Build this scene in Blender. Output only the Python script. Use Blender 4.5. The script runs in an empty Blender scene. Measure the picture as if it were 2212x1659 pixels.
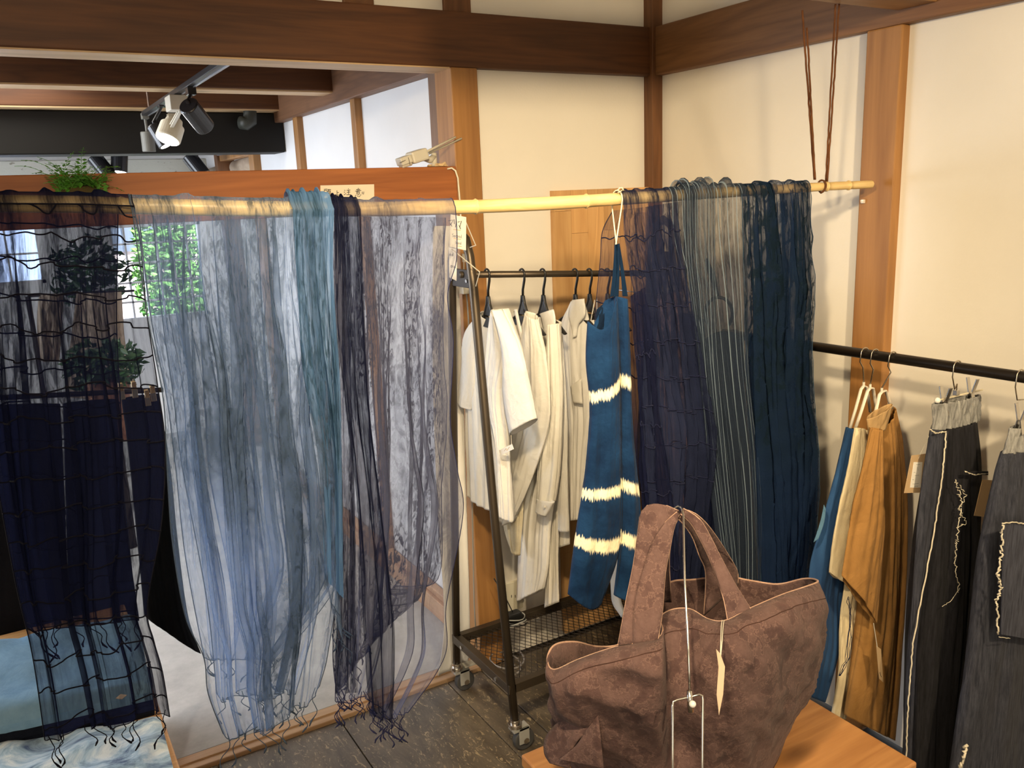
import bpy, bmesh, math, random
from mathutils import Vector, Matrix, noise
from math import sin, cos, pi, radians, atan2, sqrt, hypot
random.seed(7)
S = bpy.context.scene
COL = S.collection
# ------------------------------------------------------------------ camera
F, YAW, PITCH, ROLL = 1830.95, 0.5335, 0.2205, -0.0398
CAM = Vector((-1.9924, -2.3505, 1.6))
_f = Vector((sin(YAW)*cos(PITCH), cos(YAW)*cos(PITCH), -sin(PITCH)))
_r0 = Vector((cos(YAW), -sin(YAW), 0)); _u0 = _r0.cross(_f)
_r = _r0*cos(ROLL) + _u0*sin(ROLL); _u = _u0*cos(ROLL) - _r0*sin(ROLL)
cd = bpy.data.cameras.new('camera'); cd.sensor_width = 36; cd.lens = F/2212*36; cd.clip_start = .05
cam = bpy.data.objects.new('camera', cd); COL.objects.link(cam); S.camera = cam
mw = Matrix((( _r.x, _u.x, -_f.x, CAM.x), (_r.y, _u.y, -_f.y, CAM.y), (_r.z, _u.z, -_f.z, CAM.z), (0, 0, 0, 1)))
cam.matrix_world = mw
# ------------------------------------------------------------------ view, world, lights
S.view_settings.view_transform = 'Standard'; S.view_settings.look = 'None'
S.view_settings.exposure = 0.38; S.view_settings.gamma = 1.0; S.view_settings.use_curve_mapping = False
S.cycles.transparent_max_bounces = 40; S.cycles.max_bounces = 8; S.cycles.caustics_reflective = False; S.cycles.caustics_refractive = False
W = bpy.data.worlds.new('daylight'); S.world = W; W.use_nodes = True
bgn = W.node_tree.nodes['Background']; bgn.inputs[0].default_value = (.72, .84, 1, 1); bgn.inputs[1].default_value = 2.6
def aim(o, to):
    d = Vector(to) - o.location; o.rotation_euler = d.to_track_quat('-Z', 'Y').to_euler()
def spot(name, loc, to, power, col, deg=70, blend=.6, size=.05):
    l = bpy.data.lights.new(name, 'SPOT'); l.energy = power; l.color = col; l.spot_size = radians(deg); l.spot_blend = blend; l.shadow_soft_size = size
    o = bpy.data.objects.new(name, l); COL.objects.link(o); o.location = loc; aim(o, to); return o
def area(name, loc, to, power, col, sx, sy):
    l = bpy.data.lights.new(name, 'AREA'); l.energy = power; l.color = col; l.shape = 'RECTANGLE'; l.size = sx; l.size_y = sy
    o = bpy.data.objects.new(name, l); COL.objects.link(o); o.location = loc; aim(o, to); return o
WARM = (1, .765, .455)
spot('near_room_spot', (-1.75, -1.85, 2.08), (-.70, -.25, .85), 120, WARM, 84, .9)
spot('near_room_spot', (-1.2, -2.7, 2.1), (.0, -1.35, 1.0), 108, WARM, 96, .9)
spot('near_room_spot', (-2.5, -2.2, 2.15), (-1.0, -.7, .6), 16, (1, .84, .62), 100, .9)
spot('near_room_spot', (-1.32, -1.75, 2.06), (-.70, -.28, .80), 60, (1, .84, .60), 42, .9)  # extra spot added to brighten the hanging shirts
area('warm_front_fill', (-2.4, -4.3, 1.7), (-1, -.5, 1.2), 50, (1, .83, .60), 2.6, 1.6)  # added warm fill lamp; the front wall behind it has no window
area('back_room_side_fill', (-3.7, 2.0, 1.5), (-.7, 1.8, 1.0), 62, (.86, .91, 1), 2.2, 1.4)  # added cool fill lamp, in place of daylight from an unseen side window
area('back_room_top_fill', (-2.0, 1.3, 2.2), (-1.6, 1.0, 0), 27, (1, .95, .86), 1.2, 1.2)  # added overhead fill for the back room, without a fitting

# ------------------------------------------------------------------ picture point -> point on a real plane
def ray(x, y): return _f + _r*((x-1106)/F) + _u*((829.5-y)/F)
def on(x, y, ax, v):
    i = 'xyz'.index(ax); d = ray(x, y); return CAM + d*((v-CAM[i])/d[i])
def at(x, y, dep): return CAM + ray(x, y)*dep
PL, PR = Vector((-1.979, -.72, 1.612)), Vector((-.03, -.902, 1.588))
PD = (PR-PL); PDN = Vector((PD.y, -PD.x, 0)).normalized()      # normal of the pole's plane, towards the camera
if PDN.y > 0: PDN = -PDN
def onpole(x, y, off=0):
    d = ray(x, y); o = PL + PDN*off; return CAM + d*((o-CAM).dot(PDN)/d.dot(PDN))
SAG = [(onpole(a, b).x, onpole(a, b).z) for a, b in ((-150,438),(0,440),(181,441),(300,446),(560,451),(814,452),(1040,446),(1200,439),(1330,430),(1560,416),(1780,403),(1885,398),(1950,395))]
def poleat(x):                                                   # the bamboo bends slightly: axis point whose x coordinate is x
    t = (x-PL.x)/PD.x; p = PL + PD*t; z = SAG[0][1] if x <= SAG[0][0] else SAG[-1][1]
    for (a, za), (b, zb) in zip(SAG, SAG[1:]):
        if a <= x <= b: z = za + (zb-za)*(x-a)/(b-a)
    return Vector((p.x, p.y, z))

# ------------------------------------------------------------------ tags
def tag(o, label=None, cat=None, group=None, kind=None):
    if label: o['label'] = label
    if cat: o['category'] = cat
    if group: o['group'] = group
    if kind: o['kind'] = kind
    return o
def empty(name, loc, label=None, cat=None, group=None):
    o = bpy.data.objects.new(name, None); COL.objects.link(o); o.location = loc; o.empty_display_size = .05
    return tag(o, label, cat, group)
# ------------------------------------------------------------------ mesh builder
class MB:
    def __init__(s): s.v = []; s.f = []; s.uv = {}
    def add(s, vs, fs, uvs=None):
        n = len(s.v); s.v += [Vector(v) for v in vs]; s.f += [tuple(i+n for i in f) for f in fs]
        if uvs:
            for i, u in enumerate(uvs): s.uv[n+i] = u
        return s
    def box(s, a, b):
        x0, y0, z0 = (min(a[i], b[i]) for i in range(3)); x1, y1, z1 = (max(a[i], b[i]) for i in range(3))
        return s.add([(x0,y0,z0),(x1,y0,z0),(x1,y1,z0),(x0,y1,z0),(x0,y0,z1),(x1,y0,z1),(x1,y1,z1),(x0,y1,z1)],
            [(0,3,2,1),(4,5,6,7),(0,1,5,4),(1,2,6,5),(2,3,7,6),(3,0,4,7)])
    def beam(s, a, b, w, h, up=Vector((0,0,1))):
        a, b = Vector(a), Vector(b); d = (b-a).normalized(); r = d.cross(up)
        if r.length < 1e-4: r = d.cross(Vector((1,0,0)))
        r.normalize(); u = r.cross(d).normalized(); r = r*(w/2); u = u*(h/2)
        return s.add([a-r-u,a+r-u,a+r+u,a-r+u,b-r-u,b+r-u,b+r+u,b-r+u],
            [(0,3,2,1),(4,5,6,7),(0,1,5,4),(1,2,6,5),(2,3,7,6),(3,0,4,7)])
    def tube(s, pts, r, n=8, cap=True, flat=1.0):
        pts = [Vector(p) for p in pts]; m = len(pts); rr = r if isinstance(r, (list, tuple)) else [r]*m
        vs, fs = [], []; prev = None
        for i, p in enumerate(pts):
            t = (pts[min(i+1, m-1)] - pts[max(i-1, 0)])
            t = t.normalized() if t.length > 1e-9 else Vector((0,0,1))
            if prev is None:
                a = Vector((0,0,1)) if abs(t.z) < .9 else Vector((1,0,0)); x = t.cross(a).normalized()
            else:
                x = prev - t*prev.dot(t); x = x.normalized() if x.length > 1e-6 else t.orthogonal().normalized()
            prev = x; y = t.cross(x)
            for k in range(n):
                a = 2*pi*k/n; vs.append(p + x*(rr[i]*cos(a)) + y*(rr[i]*flat*sin(a)))
        for i in range(m-1):
            for k in range(n):
                k2 = (k+1) % n; fs.append((i*n+k, i*n+k2, (i+1)*n+k2, (i+1)*n+k))
        if cap: fs += [tuple(range(n-1, -1, -1)), tuple(range((m-1)*n, m*n))]
        return s.add(vs, fs)
    def disc(s, c, nrm, r, h, n=24):
        c = Vector(c); nrm = Vector(nrm).normalized(); return s.tube([c - nrm*h/2, c + nrm*h/2], r, n)
    def ball(s, c, r, n=10, sc=(1,1,1)):
        vs, fs = [], []; c = Vector(c)
        for i in range(n+1):
            th = pi*i/n
            for k in range(n*2):
                a = pi*k/n; vs.append(c + Vector((r*sc[0]*sin(th)*cos(a), r*sc[1]*sin(th)*sin(a), r*sc[2]*cos(th))))
        for i in range(n):
            for k in range(n*2):
                k2 = (k+1) % (n*2); fs.append((i*2*n+k, (i+1)*2*n+k, (i+1)*2*n+k2, i*2*n+k2))
        return s.add(vs, fs)
    def grid(s, g, uvf=None, closed=False):
        nv, nu = len(g), len(g[0]); vs = [p for row in g for p in row]; fs = []
        for j in range(nv-1):
            for i in range(nu-1 + (1 if closed else 0)):
                i2 = (i+1) % nu; fs.append((j*nu+i, j*nu+i2, (j+1)*nu+i2, (j+1)*nu+i))
        uvs = None
        if uvf: uvs = [uvf(i/(nu-1), j/(nv-1)) for j in range(nv) for i in range(nu)]
        return s.add(vs, fs, uvs)
    def poly(s, pts, nrm, th):
        pts = [Vector(p) for p in pts]; n = len(pts); o = Vector(nrm)*th/2
        vs = [p+o for p in pts] + [p-o for p in pts]
        return s.add(vs, [tuple(range(n)), tuple(range(2*n-1, n-1, -1))] + [(i, n+i, n+(i+1) % n, (i+1) % n) for i in range(n)])
    def build(s, name, mat, parent=None, smooth=False, bevel=0, solid=0, sub=0):
        base = Vector((0,0,0)); p = parent
        while p is not None: base += p.location; p = p.parent
        me = bpy.data.meshes.new(name); me.from_pydata([tuple(v-base) for v in s.v], [], s.f); me.update()
        if s.uv:
            ul = me.uv_layers.new(name='UVMap')
            for lp in me.loops: ul.data[lp.index].uv = s.uv.get(lp.vertex_index, (0, 0))
        o = bpy.data.objects.new(name, me); COL.objects.link(o); me.materials.append(mat)
        bm = bmesh.new(); bm.from_mesh(me); bmesh.ops.recalc_face_normals(bm, faces=bm.faces); bm.to_mesh(me); bm.free()
        if parent is not None: o.parent = parent
        if smooth: me.shade_smooth()
        if bevel:
            m = o.modifiers.new('bevel', 'BEVEL'); m.width = bevel; m.segments = 2; m.limit_method = 'ANGLE'
        if solid:
            m = o.modifiers.new('solid', 'SOLIDIFY'); m.thickness = solid; m.offset = 0
        if sub:
            m = o.modifiers.new('sub', 'SUBSURF'); m.levels = sub; m.render_levels = sub
        return o
def struct(name, mb, mat, **k):
    o = mb.build(name, mat, None, **k); o['kind'] = 'structure'; return o
# ------------------------------------------------------------------ materials
class NT:
    def __init__(s, name):
        s.m = bpy.data.materials.new(name); s.m.use_nodes = True; s.t = s.m.node_tree; s.n = s.t.nodes; s.l = s.t.links; s.n.clear()
        s.out = s.n.new('ShaderNodeOutputMaterial')
    def N(s, typ, **k):
        n = s.n.new('ShaderNode'+typ)
        for a, b in k.items():
            if a.startswith('i_'):
                q = n.inputs[int(a[2:]) if a[2:].isdigit() else a[2:].replace('_', ' ')]
                if isinstance(b, bpy.types.NodeSocket): s.l.new(b, q)
                else: q.default_value = b
            else: setattr(n, a, b)
        return n
    def math(s, op, a, b=None, clamp=False):
        n = s.n.new('ShaderNodeMath'); n.operation = op; n.use_clamp = clamp
        for i, v in enumerate((a, b)):
            if v is None: continue
            if isinstance(v, (int, float)): n.inputs[i].default_value = v
            else: s.l.new(v, n.inputs[i])
        return n.outputs[0]
    def ramp(s, fac, stops):
        n = s.n.new('ShaderNodeValToRGB'); s.l.new(fac, n.inputs[0]); e = n.color_ramp.elements
        while len(e) < len(stops): e.new(.5)
        for q, (p, c) in zip(e, stops):
            q.position = p; q.color = (c, c, c, 1) if isinstance(c, (int, float)) else (*c, 1)
        return n.outputs[0]
    def coords(s, scale, kind='Object', rot=(0,0,0), loc=(0,0,0)):
        t = s.n.new('ShaderNodeTexCoord'); m = s.n.new('ShaderNodeMapping'); s.l.new(t.outputs[kind], m.inputs[0])
        m.inputs['Scale'].default_value = scale; m.inputs['Rotation'].default_value = rot; m.inputs['Location'].default_value = loc
        return m.outputs[0]
    def noise(s, vec, scale=5, detail=4, rough=.5, dist=0):
        return s.N('TexNoise', i_Vector=vec, i_Scale=scale, i_Detail=detail, i_Roughness=rough, i_Distortion=dist).outputs[0]
    def mix(s, f, a, b, mode='MIX'):
        n = s.n.new('ShaderNodeMix'); n.data_type = 'RGBA'; n.blend_type = mode
        for q, v in ((n.inputs[0], f), (n.inputs[6], a), (n.inputs[7], b)):
            if isinstance(v, (int, float)): q.default_value = v
            elif isinstance(v, tuple): q.default_value = (*v, 1)
            else: s.l.new(v, q)
        return n.outputs[2]
    def pbr(s, col, rough=.6, metal=0, bump=None, bs=.3, bd=.01, **k):
        b = s.n.new('ShaderNodeBsdfPrincipled')
        for q, v in ((b.inputs['Base Color'], col), (b.inputs['Roughness'], rough)):
            if isinstance(v, (int, float)): q.default_value = v
            elif isinstance(v, tuple): q.default_value = (*v, 1)
            else: s.l.new(v, q)
        b.inputs['Metallic'].default_value = metal
        for a, v in k.items(): b.inputs[a.replace('_', ' ')].default_value = v
        if bump is not None:
            n = s.N('Bump', i_Height=bump, i_Strength=bs, i_Distance=bd); s.l.new(n.outputs[0], b.inputs['Normal'])
        s.l.new(b.outputs[0], s.out.inputs[0]); return s.m
def wood(name, c1, c2, ax='x', rough=.55, ring=5, knots=True, dark=None):
    t = NT(name); sc = [9, 9, 9]; sc['xyz'.index(ax)] = .7
    v = t.coords(tuple(sc)); n1 = t.noise(v, 1.2, 3, .5, .8)
    rings = t.math('FRACT', t.math('MULTIPLY', n1, ring))
    rings = t.math('ABSOLUTE', t.math('SUBTRACT', rings, .5))
    sc2 = [60, 60, 60]; sc2['xyz'.index(ax)] = 2.5
    n2 = t.noise(t.coords(tuple(sc2)), 2, 3, .6)
    f = t.math('ADD', t.math('MULTIPLY', rings, .9), t.math('MULTIPLY', n2, .55))
    c = t.ramp(f, [(.15, c1), (.85, c2)])
    if knots:
        sck = [5, 5, 5]; sck['xyz'.index(ax)] = 2.2
        vo = t.N('TexVoronoi', i_Vector=t.coords(tuple(sck)), i_Scale=1.0).outputs['Distance']
        k = t.ramp(vo, [(.05, 1.0), (.16, 0.0)])
        c = t.mix(t.math('MULTIPLY', k, .75), c, tuple(x*.35 for x in c1))
    return t.pbr(c, rough, bump=f, bs=.12, bd=.002)
def plain(name, col, rough=.5, metal=0, **k):
    t = NT(name); n = t.noise(t.coords((1,1,1)), 30, 3)
    c = t.mix(t.math('MULTIPLY', n, .35), col, tuple(x*.7 for x in col))
    return t.pbr(c, rough, metal, **k)
def plaster(name, col):
    t = NT(name); v = t.coords((1,1,1)); n = t.noise(v, 3, 5, .6); m = t.noise(v, 160, 3)
    c = t.mix(t.ramp(n, [(.3, 0.0), (.8, .5)]), col, tuple(x*.88 for x in col))
    return t.pbr(c, .9, bump=m, bs=.15, bd=.002)
def cloth(name, col, col2=None, weave=900, wrinkle=.5, streak=False, sheen=.03, ws=14, trans=0):
    t = NT(name); v = t.coords((1,1,1)); col2 = col2 or tuple(x*.75 for x in col)
    n = t.noise(t.coords((1,1,.18) if streak else (1,1,1)), 34 if streak else 16, 5, .65)
    c = t.mix(t.ramp(n, [(.35, 0.0), (.68, 1.0)]), col, col2)
    w = t.noise(v, ws, 5, .62, .6); fine = t.noise(v, weave, 2)
    h = t.math('ADD', t.math('MULTIPLY', w, wrinkle), t.math('MULTIPLY', fine, .05))
    t.pbr(c, .95, bump=h, bs=.55, bd=.02, Sheen_Weight=sheen, Specular_IOR_Level=.08)
    if trans:                                                    # thin cotton lets light through
        p = t.out.inputs[0].links[0].from_socket; tl = t.N('BsdfTranslucent', i_Color=c); m = t.N('MixShader', i_0=trans)
        t.l.new(p, m.inputs[1]); t.l.new(tl.outputs[0], m.inputs[2]); t.l.new(m.outputs[0], t.out.inputs[0])
    return t.m
def sheer(name, col, alo=.25, ahi=.75, su=70, sv=5, thr=(.4, .62), trans=.45, stripes=None, col2=None):
    t = NT(name); n1 = t.noise(t.coords((su*3, sv*5, 1), 'UV'), 1, 4, .7, .8)
    crack = t.ramp(n1, [(thr[0]+.04, 0.0), (thr[1]-.02, 1.0)])
    mask = t.ramp(t.noise(t.coords((su*.36, sv*.35, 1), 'UV', loc=(9, 1, 0)), 1, 3, .5, .3), [(.42, 0.0), (.56, 1.0)])
    streak = t.noise(t.coords((su*1.6, sv*.5, 1), 'UV', loc=(2, 7, 0)), 1, 3, .6)
    k1 = t.math('MULTIPLY', mask, t.math('ADD', t.math('MULTIPLY', crack, .62), t.math('MULTIPLY', streak, .6)))
    k2 = t.math('MULTIPLY', t.math('SUBTRACT', 1.0, mask), t.math('MULTIPLY', crack, .16))
    a = t.math('ADD', alo, t.math('MULTIPLY', t.math('ADD', k1, k2), ahi-alo))
    cc = t.mix(t.math('MULTIPLY', mask, t.math('ADD', t.math('MULTIPLY', crack, .5), .5)), col, col2 or tuple(x*.55 for x in col))
    if stripes:
        sep = t.N('SeparateXYZ', i_Vector=t.coords((1,1,1), 'UV')); q = t.math('FRACT', t.math('MULTIPLY', sep.outputs[0], stripes))
        k = t.math('LESS_THAN', q, .13); a = t.math('MAXIMUM', a, t.math('MULTIPLY', k, .85)); cc = t.mix(k, cc, (.22, .29, .36))
    g = t.N('NewGeometry'); dp = t.n.new('ShaderNodeVectorMath'); dp.operation = 'DOT_PRODUCT'
    t.l.new(g.outputs['Normal'], dp.inputs[0]); t.l.new(g.outputs['Incoming'], dp.inputs[1])
    inv = t.math('DIVIDE', 1.0, t.math('MAXIMUM', t.math('ABSOLUTE', dp.outputs['Value']), .16))
    thru = t.math('POWER', t.math('SUBTRACT', 1.0, t.math('MINIMUM', a, .97)), inv)
    d = t.N('BsdfDiffuse', i_Color=cc); tr = t.N('BsdfTranslucent', i_Color=cc)
    m1 = t.N('MixShader', i_0=trans); t.l.new(d.outputs[0], m1.inputs[1]); t.l.new(tr.outputs[0], m1.inputs[2])
    tp = t.N('BsdfTransparent'); m2 = t.N('MixShader', i_0=thru); t.l.new(m1.outputs[0], m2.inputs[1]); t.l.new(tp.outputs[0], m2.inputs[2])
    t.l.new(m2.outputs[0], t.out.inputs[0]); return t.m
def glow(name, col, st):
    t = NT(name); e = t.N('Emission', i_Color=(*col, 1), i_Strength=st); t.l.new(e.outputs[0], t.out.inputs[0]); return t.m

WALL = plaster('warm_white_plaster', (.80, .76, .68)); WALLC = plaster('cool_white_plaster', (.80, .80, .80))
CED1, CED2 = (.058, .019, .0045), (.130, .046, .012)
BX = wood('dark_cedar_x', CED1, CED2, 'x'); BY = wood('dark_cedar_y', CED1, CED2, 'y'); BZ = wood('dark_cedar_z', (.10,.038,.012), (.18,.075,.026), 'z', knots=False)
POST = wood('cedar_post', (.25, .112, .032), (.39, .19, .058), 'z', ring=4)
LINT = wood('red_cedar_lintel', (.25, .076, .018), (.42, .140, .036), 'x', ring=6)
RAWLITX = wood('raw_lit_cedar', (.50, .33, .17), (.68, .48, .27), 'x')
TABLE = wood('oak_tabletop', (.36, .16, .055), (.52, .26, .095), 'x', rough=.38)
SILL = wood('sill_wood', (.34, .20, .10), (.52, .34, .19), 'x', knots=False)
BOARD = wood('laminated_pine', (.52, .28, .10), (.68, .40, .165), 'z', knots=False)
BLACKB = plain('black_stained_beam', (.009, .008, .0065), .6, Specular_IOR_Level=.25)
STEEL = plain('aged_gunmetal', (.10, .078, .055), .42, .75)
STEELD = plain('dark_steel', (.045, .036, .03), .45, .7)
CHROME = plain('chrome', (.75, .72, .68), .18, 1)
BLKP = plain('black_plastic', (.012, .012, .012), .35)
WHTP = plain('cream_plastic', (.70, .66, .56), .4)
GRYP = plain('grey_plastic', (.38, .38, .36), .4)
RUBBER = plain('grey_rubber', (.06, .06, .062), .7)
PAPER = plain('white_paper', (.86, .83, .76), .8); KRAFT = plain('kraft_paper', (.55, .38, .21), .8)
INK = plain('black_ink', (.02, .018, .016), .6); ORANGE = plain('orange_marker', (.85, .50, .22), .7)
# ------------------------------------------------------------------ the setting
def floor_mat():
    t = NT('worn_painted_boards'); v = t.coords((1,1,1)); va = t.coords((9, 2.2, 1)); vb = t.coords((60, 9, 1))
    big = t.noise(va, 1.6, 6, .7, .6); chip = t.noise(t.coords((26, 11, 1)), 2.2, 6, .75, 1.6); gr = t.noise(vb, 2, 3, .6)
    c = t.ramp(big, [(.3, (.060, .048, .034)), (.55, (.125, .10, .072)), (.75, (.20, .165, .12))])
    c = t.mix(t.ramp(chip, [(.565, 0.0), (.63, .95)]), c, (.42, .33, .20))
    c = t.mix(t.ramp(gr, [(.62, 0.0), (.75, .5)]), c, (.26, .20, .13))
    return t.pbr(c, .42, bump=chip, bs=.25, bd=.004)
FLOORM = floor_mat()
fl = struct('floor', MB().box((-4.2, -4.5, -.08), (.05, 6, -.012)), plain('subfloor', (.04, .03, .022), .8))
seams = [-2.9, -2.45, -2.05, -1.66, -1.283, -.905, -.775, -.52, -.27, 0.0]
for a, b in zip(seams, seams[1:]):
    for y0, y1 in ((-3.2, -1.35), (-1.35, 0.0)):
        o = MB().box((a+.0018, y0+.001, -.012), (b-.0018, y1-.001, random.uniform(-.0008, .0008))).build('floor_plank', FLOORM, fl, bevel=.0015)
def conc():
    t = NT('grey_screed'); v = t.coords((1,1,1)); n = t.noise(v, 7, 6, .7)
    return t.pbr(t.ramp(n, [(.3, (.34, .33, .31)), (.7, (.50, .49, .46))]), .7, bump=n, bs=.2)
MB().box((-4.0, .075, -.012), (.9, 6, .012)).build('concrete_slab', conc(), fl)
sl = struct('trim_1', MB().box((-2.9, .0, -.01), (-.772, .075, .012)), SILL, bevel=.003)
MB().box((-2.9, .030, .012), (-.772, .044, .017)).build('runner_rail', SILL, sl)
ZB, ZT = 1.9722, 2.1277
LX0, LX1 = -.7721, -.6812
# plastered walls
struct('wall_back', MB().box((LX1, .03, 0), (.05, .10, 2.95)).box((-4.0, .03, ZB+.02), (LX1, .10, 2.95)), WALL)
struct('wall_right', MB().box((.03, -3.4, 0), (.10, .10, 2.95)), WALL)
# back room wall with its studs, beyond the opening
struct('wall_side', MB().box((-.695, .10, 0), (-.63, 2.46, 2.2)), WALLC)
struct('wall_far', MB().box((-3.9, 4.0, 0), (-2.33, 4.08, 2.4)).box((-1.75, 4.0, 0), (-1.345, 4.08, 2.4)).box((-.745, 4.0, 0), (.9, 4.08, 2.4))
    .box((-2.33, 4.0, 0), (-1.75, 4.08, 1.15)).box((-2.33, 4.0, 1.54), (-1.75, 4.08, 2.4)).box((-1.345, 4.0, 0), (-.745, 4.08, .84)).box((-1.345, 4.0, 1.5), (-.745, 4.08, 2.4)), WALLC)
struct('wall_left', MB().box((-4.0, .1, 0), (-3.9, .8, 2.4)).box((-4.0, 3.2, 0), (-3.9, 4.08, 2.4)).box((-4.0, .8, 0), (-3.9, 3.2, .6)).box((-4.0, .8, 2.2), (-3.9, 3.2, 2.4)), WALLC)
struct('ceiling', MB().box((-4.1, .1, 2.22), (1.0, 4.08, 2.27)), wood('ceiling_boards', (.06, .024, .01), (.11, .045, .018), 'y'))
struct('ceiling', MB().box((-4.0, -4.5, 2.9), (.1, .1, 2.95)), WALL)
struct('wall_front', MB().box((-4.0, -4.5, 0), (.1, -4.4, 2.95)), WALL)
struct('wall_left', MB().box((-4.0, -4.5, 0), (-3.9, .1, 2.95)), WALL)
struct('wall_right', MB().box((.03, -4.5, 0), (.10, -3.4, 2.9)), WALL)
struct('wall_side', MB().box((.85, 2.3, 0), (.9, 4.0, 2.3)), plaster('yellow_plaster', (.85, .66, .36)))
# posts and beams
def trim(n, a, b, mat, bev=.004): return struct('trim_%d' % n, MB().box(a, b), mat, bevel=bev)
main_beam = trim(2, (-2.9, 0, ZB), (.03, .12, ZT), BX)
# its raw underside, the light from lamps below put into its paler colour
struct('trim_3', MB().box((-2.9, .004, ZB-.004), (LX0, .115, ZB+.004)), RAWLITX)
trim(4, (0, -3.4, ZB), (.12, 0, ZT), wood('cedar_beam_y', (.15,.066,.024), (.27,.13,.048), 'y'))
trim(5, (-.014, -.014, 0), (.06, .06, 2.6), BZ, .002)
trim(6, (LX0, 0, 0), (LX1, .11, ZB), POST)
trim(7, (LX0, .02, ZT), (LX1, .11, 2.6), BZ)
trim(8, (-1.081, .02, ZT), (-.99, .11, 2.6), BZ)
trim(9, (0, -.941, 0), (.11, -.8389, ZB), POST)
trim(10, (0, -.935, ZT), (.11, -.845, 2.6), BZ)
struct('trim_11', MB().box((-2.9, -.03, 1.562), (LX0-.012, .055, 1.687)), LINT, bevel=.003)
trim(12, (-.735, .11, .0), (LX1, .235, 1.99), wood('post_side', (.16,.085,.045), (.26,.15,.085), 'z'))
trim(13, (-.74, .235, 1.985), (-.63, 2.5, 2.2), wood('side_plate', (.12,.055,.025), (.21,.10,.048), 'y'))
for k, (y0, y1) in enumerate(((.885, 1.009), (1.625, 1.763))): trim(14+k, (-.725, y0+.03, .1), (-.69, y1-.045, 1.99), POST)
trim(16, (-.735, 2.44, 0), (-.63, 2.54, 2.2), POST)
trim(17, (-.735, 3.3, 0), (-.63, 3.38, 2.2), BZ)
trim(18, (-.735, 2.54, 1.905), (-.66, 3.3, 1.965), plain('lilac_grey_beam', (.42, .40, .46), .7))
trim(19, (-.72, 2.54, 1.87), (-.66, 3.3, 1.905), POST)
# skirting board of the back room wall
struct('baseboard_side', MB().box((-.745, .12, .012), (-.70, 2.44, .085)).box((-.730, .12, .085), (-.70, 2.44, .11)), wood('tan_skirting', (.42,.22,.10), (.60,.36,.19), 'y', knots=False), bevel=.003)
# joists of the back room
for k, (y0, y1, z0, z1, x1) in enumerate(((1.10, 1.22, 2.03, 2.22, -.715), (1.86, 1.99, 2.035, 2.22, -.715), (-.04, .0, 0, 0, 0))):
    if z1: trim(20+k, (-3.9, y0, z0+.003), (x1, y1, z1), BX); struct('trim_%d' % (30+k), MB().box((-3.9, y0+.004, z0-.003), (x1, y1-.004, z0+.003)), RAWLITX)  # pale underside strips carry the lamplight in their colour
trim(23, (-3.9, 1.955, 1.845), (-.70, 2.14, 2.03), BLACKB, .006)
trim(24, (-3.9, 3.0, 1.90), (-.72, 3.15, 2.2), BLACKB, .006)
def peel():
    t = NT('peeling_white_paint'); n = t.noise(t.coords((2, 6, 6)), 4, 6, .75, 1.2)
    return t.pbr(t.ramp(n, [(.60, (.50, .49, .42)), (.66, (.10, .06, .03))]), .8, bump=n, bs=.3)
trim(25, (-3.9, 3.58, 1.80), (-.74, 3.7, 1.905), peel(), .006)
# joist at upper right that carries the rope
struct('trim_26', MB().box((-1.3, -1.03, 2.005), (.0, -.925, 2.14)), wood('rope_joist', (.22,.11,.045), (.36,.19,.08), 'x'), bevel=.003)
# laminated pine panel leaning against the back wall, its staves told apart
wp = empty('wooden_panel', (-.2, .0, 0), 'tall pale laminated pine panel standing against the back wall behind the hanging shirts', 'panel')
random.seed(3); x = -.415
SV = [wood('stave_%d' % i, tuple(c*f for c in (.50,.27,.10)), tuple(c*f for c in (.68,.41,.175)), 'z', knots=False, ring=4+i) for i, f in enumerate((1.0, .88, 1.1))]
first = None
while x < -.02:
    w = min(.068, -.014-x); z = .02 - random.uniform(0, .25)
    while z < 1.605:
        z1 = min(z + random.uniform(.28, .45), 1.605); zz = max(z, .02)
        if z1 > zz+.02: MB().box((x+.0004, .006, zz+.0004), (x+w-.0004, .028, z1-.0004)).build('stave', random.choice(SV), wp)
        z = z1
    x += w
# windows
def window(n, x0, x1, z0, z1, nx, nz):
    fr = .022; wf = plain('white_window_paint', (.8, .8, .8), .5)
    w = struct('window_%d' % n, MB().box((x0, 4.0, z0), (x0+fr, 4.05, z1)).box((x1-fr, 4.0, z0), (x1, 4.05, z1)).box((x0, 4.0, z0), (x1, 4.05, z0+fr)).box((x0, 4.0, z1-fr), (x1, 4.05, z1)), wf)
    for i in range(1, nx): MB().box((x0+(x1-x0)*i/nx-.006, 4.01, z0), (x0+(x1-x0)*i/nx+.006, 4.035, z1)).build('muntin', wf, w)
    for i in range(1, nz): MB().box((x0, 4.01, z0+(z1-z0)*i/nz-.006), (x1, 4.035, z0+(z1-z0)*i/nz+.006)).build('muntin', wf, w)
    t = NT('window_glass'); g = t.N('BsdfGlossy', i_Roughness=.02); tp = t.N('BsdfTransparent'); m = t.N('MixShader', i_0=.93)
    t.l.new(g.outputs[0], m.inputs[1]); t.l.new(tp.outputs[0], m.inputs[2]); t.l.new(m.outputs[0], t.out.inputs[0])
    MB().box((x0+fr, 4.02, z0+fr), (x1-fr, 4.024, z1-fr)).build('pane', t.m, w)
window(1, -1.345, -.745, .84, 1.5, 6, 5); window(2, -2.33, -1.75, 1.15, 1.54, 3, 2)
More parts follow.
